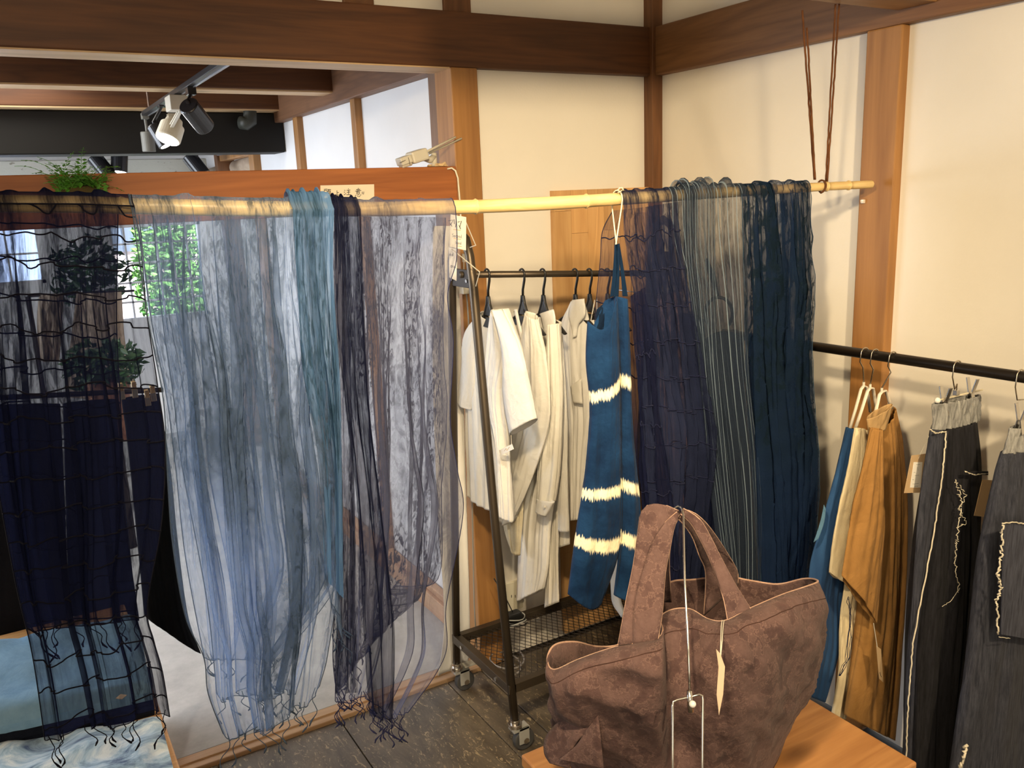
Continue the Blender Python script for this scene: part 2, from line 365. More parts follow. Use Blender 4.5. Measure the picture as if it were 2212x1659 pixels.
# garden outside
sun = bpy.data.lights.new('sun', 'SUN'); sun.energy = 22; sun.angle = .02; so = bpy.data.objects.new('sun', sun); COL.objects.link(so); so.rotation_euler = (radians(42), radians(14), 0)
t = NT('leaf_green'); n = t.noise(t.coords((1,1,1)), 9, 4); LEAF = t.pbr(t.ramp(n, [(.3, (.05, .20, .03)), (.7, (.22, .50, .10))]), .5)
def leaves(mb, c, R3, n, s, rnd):
    for _ in range(n):
        while True:
            p = Vector((rnd.uniform(-1,1), rnd.uniform(-1,1), rnd.uniform(-1,1)))
            if p.length < 1: break
        p = Vector((c[0]+p.x*R3[0], c[1]+p.y*R3[1], c[2]+p.z*R3[2]))
        a = Vector((rnd.gauss(0,1), rnd.gauss(0,1), rnd.gauss(0,.6))).normalized(); b = a.orthogonal().normalized(); q = s*rnd.uniform(.6, 1.2); c2 = a.cross(b)*q*.12
        mb.add([p-a*q, p-b*q*.42+c2, p+a*q, p+b*q*.42+c2], [(0,1,2),(0,2,3)])
rnd = random.Random(5)
hm = MB(); leaves(hm, (-.42, 7.2, .9), (.42, .4, 1.0), 3000, .06, rnd)
hd = empty('garden_hedge', (-.42, 7.2, 0), 'bright green leafy hedge outside the far window', 'hedge'); hm.build('foliage', LEAF, hd)['kind'] = 'stuff'
MB().tube([(-.42, 7.2, -.1), (-.42, 7.2, 1.2)], .06).build('stem', BZ, hd)
struct('floor', MB().box((-6, 4.08, -.1), (5, 14, -.03)), plain('garden_paving', (.55, .53, .50), .9))
for (hx0, hx1, col, lab) in ((-6, -1.45, (.42, .55, .85), 'pale blue house front seen through the far left window'), (-1.4, 3.0, (.78, .66, .64), 'pinkish white house front behind the garden hedge')):
    hb = empty('neighbouring_house', ((hx0+hx1)/2, 9, 0), lab, 'building')
    MB().box((hx0, 9, -.05), (hx1, 9.5, 3.2)).build('wall', plain('house_render', col, .9), hb)
    for i in range(3): MB().box((hx0+.5+i*1.3, 8.96, 1.1), (hx0+1.2+i*1.3, 9.0, 1.9)).build('window', plain('house_window', (.16, .20, .28), .2), hb)
# ------------------------------------------------------------------ cloth helpers
def resample(P, n):
    P = [Vector((p[0], p[1])) for p in P]; d = [0]
    for a, b in zip(P, P[1:]): d.append(d[-1] + abs(b.y-a.y) + .2*abs(b.x-a.x) + 1e-6)
    out = []; m = len(P)
    for k in range(n):
        t = d[-1]*k/(n-1); i = 0
        while i < m-2 and d[i+1] < t: i += 1
        f = min(max((t-d[i])/(d[i+1]-d[i]), 0), 1)
        p0, p1, p2, p3 = P[max(i-1,0)], P[i], P[i+1], P[min(i+2,m-1)]
        q = .5*((2*p1) + (p2-p0)*f + (2*p0-5*p1+4*p2-p3)*f*f + (3*p1-p0-3*p2+p3)*f**3)
        out.append(q)
    return out
def folds(seed, k=6, amp=.01, warp=.0, grow=.6, drift=.25, crk=.0):
    """irregular hanging folds: sideways gathering (warp) and depth, from layered noise stretched along the drop"""
    r = random.Random(seed); ox = r.uniform(0, 90); sk = r.uniform(-.5, .5)
    def f(u, v):
        g = (1-grow) + grow*min(v*1.8, 1); x = u*k + sk*v*.8
        a = noise.noise(Vector((x*1.25+ox, v*.9, 1)))*1.5 + noise.noise(Vector((x*3.1+ox, v*1.6, 2)))*.75 + noise.noise(Vector((x*2+v*2.6+ox, v*2.5, 3)))*.5
        w = noise.noise(Vector((x*1.7+ox+9, v*.8, 5)))*1.6 + noise.noise(Vector((x*4+ox, v*1.3, 6)))*.6
        e = min(min(u, 1-u)*6, 1)
        c = (noise.noise(Vector((u*40+ox, v*26, 4))) + (1-2.5*abs(noise.noise(Vector((u*9+v*4+ox, v*9-u*3, 8)))))*1.2)*crk
        return (u + warp*w*g*e*.55, amp*g*a + c)
    return f
def cgrid(L, R, pf, nrm, fold, nu, nv, hem=None, top=None, bulge=0, prof=None):
    Lr, Rr = resample(L, nv), resample(R, nv); g = []
    for j in range(nv):
        v = j/(nv-1); row = []
        for i in range(nu):
            u = i/(nu-1); uu, d = fold(u, v)
            p = Lr[j]*(1-uu) + Rr[j]*uu
            if hem: p = Vector((p.x, p.y + hem(u)*v**5))
            if top: p = Vector((p.x, p.y + top(u)*(1-v)**6))
            q = pf(p.x, p.y)
            row.append(q + nrm*(d + bulge*(sin(pi*u)**.6) * (prof(v) if prof else 1)))
        g.append(row)
    return g
def shell(name, L, R, pf, nrm, D, mat, parent, seed=1, k=4, amp=.006, nu=44, nv=60, hem=None, top=None, prof=None, grow=.5, crk=0.0006):
    a = cgrid(L, R, pf, nrm, folds(seed, k, amp, grow=grow, crk=crk), nu, nv, hem, top, D, prof)
    b = cgrid(L, R, pf, nrm, folds(seed+50, k, amp, grow=grow, crk=crk), nu, nv, hem, top, -D, prof)
    for j in range(nv): b[j][0] = a[j][0].copy(); b[j][-1] = a[j][-1].copy()
    mb = MB(); mb.grid(a, lambda u, v: (u, v)); mb.grid(b, lambda u, v: (u, v))
    return mb.build(name, mat, parent, smooth=True, solid=.0012)
ZX = Vector((-1, 0, 0)); ZY = Vector((0, -1, 0))
def PX(x): return lambda a, b: on(a, b, 'x', x)
def PY(y): return lambda a, b: on(a, b, 'y', y)
def wig(pts, n, amp, seed=0):
    r = random.Random(seed); out = []
    for a, b in zip(pts, pts[1:]):
        a, b = Vector(a), Vector(b)
        for i in range(n):
            out.append(a.lerp(b, i/n) + Vector((r.uniform(-1,1), r.uniform(-1,1), r.uniform(-1,1)))*amp)
    return out + [Vector(pts[-1])]
def text_strokes(strokes, f, w, lift, mb=None):
    """hand-written strokes as thin flat ribbons; f maps (x, y) of the letter box to a point"""
    mb = mb or MB()
    for st in strokes:
        mb.tube([f(*p)+lift for p in st], w, 5)
    return mb
# ------------------------------------------------------------------ bamboo pole
bp = empty('bamboo_pole', poleat(-1.1), 'long yellow bamboo pole slung across the room with sheer scarves over it', 'pole')
def bamboo():
    t = NT('bamboo'); n = t.noise(t.coords((.8, 40, 40)), 2, 4, .6, .4)
    return t.pbr(t.ramp(n, [(.3, (.50, .34, .13)), (.7, (.74, .55, .26))]), .38, bump=n, bs=.1, bd=.002)
BAMB = bamboo()
nodesx = [-2.35, -2.05, -1.80, -1.46, -1.145, -.885, -.60, -.36, -.19, -.115, -.035]
def prad(x): return .0142 - max(0, (x+.9))*.0048
pts, rad = [], []
for a, b in zip(nodesx, nodesx[1:]):
    for fr, dr in ((0, .0016), (.02, -.0006), (.2, -.0003), (.4, 0), (.6, 0), (.8, 0), (.98, -.0003)):
        x = a+(b-a)*fr; pts.append(poleat(x)); rad.append(prad(x)+dr)
pts.append(poleat(-.035)); rad.append(prad(-.035))
MB().tube(pts, rad, 20).build('culm', BAMB, bp, smooth=True)
for x in nodesx[1:-1]:
    c = poleat(x); r0 = prad(x)
    mb = MB(); d = PD.normalized(); mb.tube([c-d*.002, c, c+d*.002], [r0+.0006, r0+.0022, r0+.0006], 20); mb.build('node_ring', BAMB, bp, smooth=True)
# rope that carries it
JUTE = cloth('brown_jute', (.16, .065, .025), (.09, .035, .015), weave=500)
rp = empty('hanging_rope', (-.21, -.88, 1.6), 'doubled brown jute rope tying the right end of the bamboo pole to the joist', 'rope')
def ropept(px, py): return onpole(px, py)
c = on(1775, 400, 'y', -.885)
for k, (a, b, off) in enumerate((((1733, 22), (1759, 388), 0), ((1743, 60), (1761, 388), .006), ((1805, 8), (1784, 392), 0), ((1813, 8), (1787, 392), .006))):
    A = on(a[0], a[1], 'y', -.935 if k < 2 else -.93); B = on(b[0], b[1], 'y', -.885-off)
    mb = MB(); mb.tube(wig([A, A.lerp(B, .33), A.lerp(B, .66), B], 10, .0006, k), .0024, 6); mb.build('rope_strand', JUTE, rp, smooth=True)
mb = MB(); q = poleat(-.195); d = PD.normalized()
mb.tube([q + Vector((0, -cos(a)*.0155, sin(a)*.0155)) + d*(.012*a/6-.014) for a in [i*.42-1.4 for i in range(15)]], .0026, 6); mb.build('rope_loop', JUTE, rp, smooth=True)
mb = MB(); mb.tube([on(1733, 22, 'y', -.935), Vector((-.235, -.93, 2.0)), Vector((-.235, -.93, 2.03))], .0024, 6); 
# ------------------------------------------------------------------ sheer scarves
SH_NAVY = sheer('black_navy_gauze', (.012, .015, .044), .44, .92, su=60, sv=4)
SH_LIGHT = sheer('pale_teal_gauze', (.27, .40, .66), .17, .74, su=70, sv=5, thr=(.44, .62), col2=(.07, .11, .18), trans=.6)
SH_TEAL = sheer('teal_gauze', (.15, .31, .60), .58, .92, su=40, sv=5, col2=(.035, .08, .14))
SH_GREIGE = sheer('navy_grey_crackle_gauze', (.06, .068, .13), .24, 1.1, su=80, sv=8, thr=(.44, .58), col2=(.012, .014, .030))
SH_MIST = sheer('mist_blue_gauze', (.17, .19, .32), .26, .66, su=30, sv=4, thr=(.40, .65))
SH_INK = sheer('ink_navy_gauze', (.018, .022, .060), .55, .90, su=60, sv=5)
SH_INDIGO = sheer('indigo_crinkle_gauze', (.035, .045, .10), .30, .90, su=60, sv=6, col2=(.014, .018, .042))
SH_BROWN = sheer('smoky_gauze', (.06, .055, .10), .22, .5, su=40, sv=4)
SH_STRIPE = sheer('striped_gauze', (.05, .07, .11), .34, .75, su=60, sv=4, stripes=62)
SH_DTEAL = sheer('dark_teal_gauze', (.024, .050, .125), .30, .95, su=34, sv=4, col2=(.012, .024, .042), thr=(.42, .58))
SH_BLACK = sheer('black_gauze', (.010, .010, .012), .40, .75, su=60, sv=5)
THREAD = {}
def thread(c):
    if c not in THREAD: THREAD[c] = cloth('thread_%d' % len(THREAD), c, c, weave=300)
    return THREAD[c]
def scarf(name, label, layers, thr_col):
    xs = [onpole(*l['L'][0]).x for l in layers]; root = empty(name, poleat(max(min(xs), -2.2)), label, 'scarf', None)
    for li, l in enumerate(layers):
        nv, nu = l.get('nv', 120), l.get('nu', 130); off = l.get('off', .02); f = folds(l['seed'], l.get('k', 6), l.get('amp', .01), l.get('warp', .1), .75, .5, l.get('crk', .0))
        g = cgrid(l['L'], l['R'], lambda a, b: onpole(a, b, off), PDN, f, nu, nv, hem=l.get('hem'))
        if l.get('over', True):                       # over the top of the pole and a little way down its back
            top = []; rr = random.Random(l['seed']+9); ox = rr.uniform(0, 50); R1 = abs(off)
            for k in range(9):
                a = pi*(1 - k/9)
                row = []
                for i in range(nu):
                    p = g[0][i]; ax = poleat(p.x); b = max(0, noise.noise(Vector((i/nu*9+ox, 0, 3))))*l.get('puff', .012)
                    R2 = max(R1 if off > 0 else .018, .0165) + b*sin(a); s = 1 if off > 0 else -1
                    row.append(Vector((p.x, ax.y, ax.z)) + PDN*(R2*cos(a)*s) + Vector((0, 0, R2*sin(a))))
                top.append(row)
            for i in range(nu):                        # meet the hanging rows smoothly
                g[0][i] = Vector((g[0][i].x, 0, 0)) + Vector((0, (poleat(g[0][i].x) + PDN*off).y, poleat(g[0][i].x).z))
            g = top + g
        W_ = (g[-1][-1]-g[-1][0]).length + .12; H_ = (g[-1][0]-g[0][0]).length
        o = MB().grid(g, lambda u, v: (u*W_, v*H_)).build(l.get('part', 'panel'), l['mat'], root, smooth=True)
        r = random.Random(l['seed']+3)
        for v in l.get('stitch', ()):
            j = int(v*(len(g)-1)); pts = []
            u0, u1 = l.get('su', (0, 1))
            for i in range(int(u0*(nu-1)), int(u1*(nu-1))+1):
                jf = min(max(v*(len(g)-1) + 2.4*noise.noise(Vector((i*.06, v*40, 2))), 9.01 if l.get('over', True) else 0), len(g)-1.01); jj = int(jf); pts.append(g[jj][i].lerp(g[jj+1][i], jf-jj) + PDN*.0015)
            MB().tube(pts, .0014, 5).build('shirring_thread', thread(thr_col), root, smooth=True)
        nt = l.get('tassels', 0)
        for k in range(nt):
            i = int((k+.5)/nt*(nu-1) + r.uniform(-2, 2)); i = min(max(i, 0), nu-1); p = g[-1][i]; ln = r.uniform(.035, .075)
            q = [p + Vector((0, 0, .012))]; dx = r.uniform(-.5, .5)
            for s in range(1, 9):
                q.append(p + Vector((1, 0, 0))*(dx*ln*s/8 + .006*sin(s*.9+k)) + PDN*(.004*sin(s+k)) - Vector((0, 0, ln*s/8)))
            MB().tube(q, [.0009]*6 + [.0011, .0022, .0012], 5).build('tassel', thread(thr_col), root, smooth=True)
        if l.get('edge'):
            for col in (0, -1): MB().tube([row[col] for row in g], .0009, 4).build('selvedge', thread(thr_col), root, smooth=True)
            MB().tube(g[-1], .0010, 4).build('hem', thread(thr_col), root, smooth=True)
    return root
st = [i/19+.02 for i in range(19)]
scarf('gauze_scarf', 'near-black navy sheer scarf with rows of horizontal shirring threads, leftmost on the bamboo pole', [
    dict(L=[(-60,447),(-40,700),(-12,1000),(30,1250),(70,1420),(97,1597)], R=[(292,462),(304,530),(318,682),(340,830),(356,960),(348,1130),(318,1302),(332,1377),(350,1440),(366,1535)],
         mat=SH_NAVY, seed=11, k=8, amp=.011, warp=.14, off=.02, stitch=st, tassels=12, hem=lambda u: 8*sin(u*14), edge=True, part='front_panel'),
    dict(L=[(-50,447),(-20,700),(0,1000),(35,1250),(60,1360)], R=[(255,462),(252,700),(262,900),(268,1100),(300,1340)], mat=SH_NAVY, seed=14, k=6, amp=.012, warp=.2, off=-.02,
         stitch=[i/12+.05 for i in range(12)], tassels=10, over=False, part='back_panel', edge=True)], (.003, .003, .008))
scarf('gauze_scarf', 'pale blue-green sheer scarf with tassels, second from the left on the pole', [
    dict(L=[(287,465),(318,680),(352,860),(360,1000),(372,1170),(400,1330),(440,1420),(450,1500),(482,1585)], R=[(718,460),(716,600),(735,760),(722,900),(738,1050),(735,1200),(722,1330),(705,1430),(690,1485)],
         mat=SH_LIGHT, seed=21, k=10, amp=.010, warp=.16, off=.02, tassels=11, hem=lambda u: 34*sin(pi*u)+10*sin(u*16), edge=True, part='front_panel', crk=.002),
    dict(L=[(330,465),(350,680),(375,860),(392,1000),(430,1200),(452,1330),(470,1505)], R=[(640,460),(650,700),(660,900),(680,1100),(690,1300),(640,1500)],
         mat=SH_LIGHT, seed=23, k=11, amp=.010, warp=.25, off=-.02, tassels=9, over=False, edge=True, part='middle_panel', hem=lambda u: 10*sin(u*13)),
    dict(L=[(300,465),(325,680),(360,860),(378,1000),(400,1200),(442,1424)], R=[(712,460),(700,700),(720,900),(730,1100),(735,1250),(600,1426)],
         mat=SH_LIGHT, seed=25, k=8, amp=.009, warp=.25, off=-.034, tassels=8, over=False, edge=True, part='back_panel')], (.045, .065, .10))
scarf('gauze_scarf', 'narrow gathered teal scarf bunched at the right edge of the pale blue-green one', [
    dict(L=[(632,452),(640,600),(655,800),(690,1000),(702,1250)], R=[(722,448),(720,600),(736,850),(738,1000),(740,1290)], mat=SH_TEAL, seed=31, k=3, amp=.014, warp=.3, off=.032, part='front_panel', puff=.02, crk=.002),
    dict(L=[(625,452),(628,560),(655,720),(640,820),(640,1010),(700,1250),(712,1300)], R=[(716,448),(700,600),(700,760),(722,900),(715,1050),(735,1300),(742,1390)], mat=SH_LIGHT, seed=33, k=3, amp=.012, warp=.3, off=.028, over=False, part='inner_panel', tassels=5)], (.03, .05, .10))
scarf('gauze_scarf', 'crackled navy and grey sheer scarf with navy tassels, beside the bare bamboo', [
    dict(L=[(712,462),(718,700),(722,900),(728,1200),(720,1400),(728,1500)], R=[(962,470),(958,600),(955,750),(962,900),(952,1050),(948,1235),(900,1262),(850,1262)],
         mat=SH_GREIGE, seed=41, k=10, amp=.010, warp=.14, off=-.02, over=False, part='back_panel', tassels=12, crk=.003, edge=True),
    dict(L=[(712,462),(716,700),(724,900),(732,1200),(726,1400),(724,1502)], R=[(985,468),(985,560),(966,640),(978,740),(970,900),(985,1010),(998,1110),(962,1300),(958,1420),(880,1545)],
         mat=SH_MIST, seed=44, k=8, amp=.010, warp=.18, off=.018, part='front_panel', tassels=16, hem=lambda u: 14*sin(u*9+1), edge=True, crk=.001),
    dict(L=[(722,462),(728,700),(748,900),(770,1100),(786,1400),(797,1545)], R=[(780,462),(790,700),(800,900),(822,1100),(850,1350),(846,1560)], mat=SH_INK, seed=47, k=3, amp=.010, warp=.3, off=.023, part='gathered_fold', tassels=9, crk=.002),
    dict(L=[(722,462),(722,700),(725,900),(728,1200),(725,1500)], R=[(745,462),(750,700),(758,900),(768,1200),(772,1495)], mat=SH_GREIGE, seed=49, k=2, amp=.008, warp=.3, off=.021, part='edge_fold', tassels=5)], (.018, .02, .06))
scarf('gauze_scarf', 'dark navy crinkled scarf with puckered thread rows, hanging beside the blue dress', [
    dict(L=[(1345,447),(1350,520),(1368,640),(1378,800),(1388,1000),(1396,1330)], R=[(1462,440),(1470,520),(1502,700),(1532,860),(1545,960),(1530,1100),(1500,1330)],
         mat=SH_INDIGO, seed=51, k=8, amp=.013, warp=.25, off=.018, stitch=[.14,.22,.30,.38,.46,.54,.62,.7], part='front_panel', crk=.004, puff=.008),
    dict(L=[(1322,455),(1300,500),(1296,560),(1284,690),(1292,800),(1320,1000)], R=[(1400,447),(1402,600),(1412,760),(1422,900),(1430,1100)], mat=SH_BROWN, seed=53, k=4, amp=.010, warp=.1, off=-.02, over=False,
         stitch=[.12,.24,.36,.48,.6], part='back_panel', edge=True),
    dict(L=[(1360,640),(1368,760),(1378,900),(1384,1010),(1392,1120),(1400,1300)], R=[(1392,620),(1412,740),(1424,900),(1440,1000),(1460,1150),(1470,1330)], mat=SH_INK, seed=55, k=4, amp=.012, warp=.3, off=.03, over=False, crk=.003, part='puffed_edge', stitch=[.2,.42,.64,.85]),
    dict(L=[(1392,447),(1398,700),(1410,1000),(1430,1330)], R=[(1500,430),(1512,700),(1540,940),(1560,1100),(1540,1330)], mat=SH_INDIGO, seed=57, k=10, amp=.012, warp=.3, off=-.024, over=False, part='inner_panel', crk=.004)], (.008, .01, .03))
scarf('gauze_scarf', 'grey-blue sheer scarf with fine pale vertical stripes, in the middle of the right-hand group', [
    dict(L=[(1452,438),(1458,520),(1490,640),(1520,800),(1540,960),(1560,1120),(1572,1300)], R=[(1612,420),(1615,600),(1620,800),(1640,1000),(1645,1160),(1640,1320)], mat=SH_STRIPE, seed=61, k=6, amp=.010, warp=.12, off=.02, part='front_panel', puff=.03),
    dict(L=[(1478,436),(1482,560),(1500,700),(1520,900),(1540,1100),(1560,1250)], R=[(1545,430),(1545,600),(1552,800),(1570,1000),(1600,1250)], mat=SH_STRIPE, seed=63, k=3, amp=.010, warp=.3, off=.026, part='gathered_fold', puff=.03, tassels=7)], (.10, .14, .20))
scarf('gauze_scarf', 'teal-blue sheer scarf in loose ruffled vertical folds, rightmost on the bamboo pole', [
    dict(L=[(1600,423),(1606,600),(1612,800),(1630,1000),(1640,1200),(1640,1330)], R=[(1752,402),(1757,540),(1764,640),(1756,720),(1757,850),(1768,950),(1766,1100),(1755,1260)], mat=SH_DTEAL, seed=71, k=10, amp=.016, warp=.45, off=.018, part='front_panel', crk=.003, edge=True),
    dict(L=[(1612,423),(1618,600),(1632,800),(1660,1000),(1680,1200)], R=[(1740,402),(1742,540),(1738,720),(1740,900),(1720,1180)], mat=SH_DTEAL, seed=73, k=6, amp=.014, warp=.5, off=-.022, over=False, part='back_panel', crk=.003, tassels=7)], (.03, .06, .10))
scarf('gauze_scarf', 'thin black net scarf with looping dark threads, behind the teal one at lower right', [
    dict(L=[(1690,410),(1692,600),(1690,850),(1688,1000),(1680,1150),(1665,1310)], R=[(1748,402),(1752,600),(1756,850),(1766,960),(1764,1100),(1757,1320)], mat=SH_BLACK, seed=81, k=3, amp=.010, warp=.2, off=-.03, over=False, part='panel', stitch=[.5,.56,.62,.68,.72,.78,.84,.9], edge=True)], (.006, .006, .008))
# ------------------------------------------------------------------ wheeled clothes rack
rk = empty('garment_rack', (-.64, -.26, 0), 'dark metal clothes rack on castors with a wire mesh shelf, holding white shirts', 'clothes rack')
XL, XR = -.90, -.17
def arch(x):
    P = [(x,-.441,.085),(x,-.37,.75),(x,-.315,1.36),(x,-.303,1.44),(x,-.285,1.485),(x,-.25,1.503),(x,-.215,1.48),(x,-.195,1.42),(x,-.185,1.34),(x,-.12,.65),(x,-.07,.085)]
    return [Vector(p) for p in P]
for x in (XL, XR): MB().tube(arch(x), .0125, 12).build('end_frame', STEEL, rk, smooth=True)
MB().tube([(XL-.01, -.26, 1.388), (XR+.01, -.26, 1.333)], .0095, 12).build('hanging_rail', STEEL, rk, smooth=True)
for x in (XL, XR):
    pl = MB().box((x-.004, -.31, 1.352), (x+.004, -.18, 1.402)).build('joint_plate', STEELD, rk, bevel=.002)
    for y in (-.29, -.2): MB().tube([(x-.009, y, 1.372), (x-.004, y, 1.372)], .005, 10).build('bolt', CHROME, pl)
sf = MB()
for y in (-.425, -.085): sf.box((XL, y-.012, .185), (XR, y+.012, .213))
for x in (XL, XR): sf.box((x-.012, -.437, .185), (x+.012, -.073, .213))
sf.build('shelf_frame', STEEL, rk, bevel=.001)
ms = MB(); a = XL-.3
while a < XR+.3:
    for sgn in (1, -1):
        pts = []
        for k in range(12):
            y = -.415 + k*.03; x = a + sgn*(k*.03-.17)*.62
            if XL+.01 < x < XR-.01: pts.append((x, y, .2))
        if len(pts) > 1: ms.tube([pts[0], pts[-1]], .0011, 4)
    a += .021
m_ = ms.build('wire_mesh', STEELD, rk); m_['kind'] = 'stuff'
for y in (-.36, -.14):
    MB().tube([(XL-.016, y, .198), (XL-.010, y, .198)], .006, 10).build('bolt', CHROME, rk)
def caster(x, y, brake):
    c = MB(); c.tube([(x, y, .074), (x, y, .106)], .015, 16); c.tube([(x, y, .084), (x, y, .094)], .021, 20); o = c.build('caster', CHROME, rk, smooth=False, bevel=.001)
    g = MB(); g.box((x+.004, y-.017, .026), (x+.038, y-.013, .078)); g.box((x+.004, y+.013, .026), (x+.038, y+.017, .078)); g.box((x-.014, y-.017, .070), (x+.040, y+.017, .078)); g.build('fork', GRYP, o, bevel=.001)
    w = MB(); w.disc((x+.026, y, .0335), (0, 1, 0), .033, .022, 28); w.build('wheel', RUBBER, o, bevel=.004)
    h = MB(); h.disc((x+.026, y, .0335), (0, 1, 0), .009, .038, 14); h.build('axle', CHROME, o)
    if brake: MB().box((x+.024, y-.014, .082), (x+.074, y+.014, .089)).build('brake_lever', plain('worn_zinc', (.62,.60,.52), .4), o, bevel=.002)
caster(XL, -.441, False); caster(XL, -.07, True); caster(XR, -.441, False); caster(XR, -.07, False)
# ------------------------------------------------------------------ black hangers with white shirts on the rack
def railz(x): return 1.388 + (x-XL)*(-.055/.73)
def black_hanger(x, label):
    z = railz(x); h = empty('clothes_hanger', (x, -.26, z), label, 'hanger', None); y = -.26
    hk = [Vector((x, y-.013*cos(a), z+.003+.0155*sin(a))) for a in [(-.9+i*.36) for i in range(11)]]
    hk = [Vector((x, y+.014, z-.010))] + [Vector((x, y + .0145*cos(a), z + .0145*sin(a))) for a in [i*pi/9 for i in range(10)]] + [Vector((x, y-.012, z-.016)), Vector((x, y-.002, z-.045)), Vector((x, y, z-.08))]
    MB().tube(hk, [.0022]+[.003]*10+[.0038]*3, 8).build('hook', BLKP, h, smooth=True)
    b = MB()
    for s in (1, -1):
        b.tube([(x, y+s*.003, z-.062), (x, y+s*.008, z-.085), (x, y+s*.030, z-.128)], .0048, 8)
        b.tube([(x, y+s*.024, z-.122), (x, y+s*.07, z-.142), (x, y+s*.11, z-.165)], [.011, .010, .007], 8, flat=.5)
    b.poly([(x, y-.032, z-.122), (x, y+.032, z-.122), (x, y+.060, z-.152), (x, y-.060, z-.152)], (1,0,0), .008)
    b.poly([(x, y-.006, z-.08), (x, y+.006, z-.08), (x, y+.024, z-.118), (x, y-.024, z-.118)], (1,0,0), .004)
    b.build('shoulder_bar', BLKP, h, smooth=False, bevel=.001); return h
def wcloth(n, c): return cloth(n, c, tuple(q*.96 for q in c), wrinkle=.4, ws=22, sheen=.05, trans=.2)
WH = [wcloth('white_cotton_%d' % i, c) for i, c in enumerate(((.88,.86,.80), (.86,.83,.75), (.90,.88,.83), (.85,.82,.73)))]
PALE = cloth('ivory_lining', (.70, .62, .44), wrinkle=.4)
def shirt(name, x, label, cat): return empty(name, (x, -.26, railz(x)-.13), label, cat)
# shirt A
x = -.825; black_hanger(x, 'black plastic hanger nearest the rack\'s left end, under the short-sleeved white top')
s = shirt('shirt', x, 'white short-sleeved V-neck top at the left end of the rack', 'shirt')
shell('back_body', [(1040,702),(1012,760),(1006,900),(1008,1072)], [(1066,702),(1060,800),(1075,950),(1084,1112)], PX(x+.012), ZX, .014, WH[0], s, 101, 4, .006)
shell('front_body', [(1062,668),(1050,740),(1052,850),(1075,960),(1080,1105)], [(1090,690),(1110,760),(1092,850),(1096,960),(1108,1128)], PX(x-.014), ZX, .016, WH[2], s, 102, 3, .008, top=lambda u: 26*(u-.1)**2)
shell('sleeve', [(1042,672),(1005,720),(996,800),(988,868)], [(1052,690),(1030,760),(1026,830),(1018,886)], PX(x), ZX, .012, WH[0], s, 103, 2, .003)
shell('sleeve', [(1076,668),(1092,760),(1090,860),(1104,940)], [(1086,668),(1122,750),(1142,830),(1158,904)], PX(x-.02), ZX, .026, WH[2], s, 104, 2, .002, nu=30, nv=40)
tgm = empty('price_tag', on(1095, 972, 'x', x-.05), 'small white slip tag hanging below the sleeve of the short-sleeved white top', 'tag')
pf = PX(x-.05); MB().poly([pf(1078,973), pf(1106,959), pf(1110,970), pf(1082,984)], ZX, .0008).build('paper', PAPER, tgm); MB().tube([pf(1104,940), pf(1105,960)], .0007, 5).build('string', WHTP, tgm)
MB().tube([pf(1090,974)+ZX*.001, pf(1094,968)+ZX*.001, pf(1096,973)+ZX*.001, pf(1101,965)+ZX*.001], .0005, 4).build('lettering', KRAFT, tgm)
# shirt B
x = -.71; black_hanger(x, 'black plastic hanger second from the rack\'s left end, under the round-necked white blouse')
s = shirt('shirt', x, 'white blouse with a round neck and curved hem, second from left on the rack', 'shirt')
shell('back_body', [(1112,672),(1098,780),(1082,1000),(1090,1120),(1108,1190)], [(1150,690),(1140,800),(1130,1000),(1128,1120),(1122,1200)], PX(x+.014), ZX, .012, PALE, s, 111, 4, .006)
shell('front_body', [(1138,672),(1118,760),(1110,850),(1082,1000),(1078,1112)], [(1160,690),(1178,770),(1185,900),(1150,1030),(1112,1120)], PX(x-.012), ZX, .016, WH[1], s, 112, 4, .008, hem=lambda u: 16*sin(pi*u), top=lambda u: 0)
shell('collar_band', [(1112,668),(1122,720),(1132,748)], [(1117,668),(1128,716),(1140,742)], PX(x-.02), ZX, .003, WH[2], s, 113, 1, .001, nu=6, nv=14)
# shirt C
x = -.639; black_hanger(x, 'black plastic hanger third from the rack\'s left end, under the long white shirt')
s = shirt('shirt', x, 'longest white shirt on the rack, with a buttoned cuff and a split curved hem', 'shirt')
shell('front_body', [(1168,684),(1165,800),(1145,1000),(1128,1100),(1122,1200),(1118,1296)], [(1192,684),(1206,800),(1206,1000),(1190,1130),(1186,1230),(1176,1290)], PX(x), ZX, .020, WH[0], s, 121, 4, .007, hem=lambda u: -24*max(0, u-.2), nv=90)
shell('back_body', [(1176,700),(1178,900),(1180,1130),(1180,1230),(1176,1313)], [(1200,690),(1214,800),(1210,1000),(1206,1200),(1208,1300)], PX(x+.03), ZX, .008, WH[1], s, 122, 3, .004)
shell('sleeve', [(1190,700),(1180,860),(1166,1000),(1160,1086)], [(1205,700),(1212,860),(1206,1000),(1196,1084)], PX(x-.035), ZX, .020, WH[3], s, 123, 3, .006)
cf = shell('cuff', [(1160,1076),(1158,1104)], [(1198,1084),(1180,1116)], PX(x-.05), ZX, .010, WH[0], s, 124, 1, .001, nu=14, nv=8)
MB().disc(on(1176, 1095, 'x', x-.064), ZX, .0045, .003, 16).build('button', WHTP, cf)
shell('collar', [(1166,678),(1172,700),(1178,742)], [(1196,668),(1200,700),(1184,745)], PX(x-.022), ZX, .005, WH[2], s, 125, 1, .001, nu=12, nv=10)
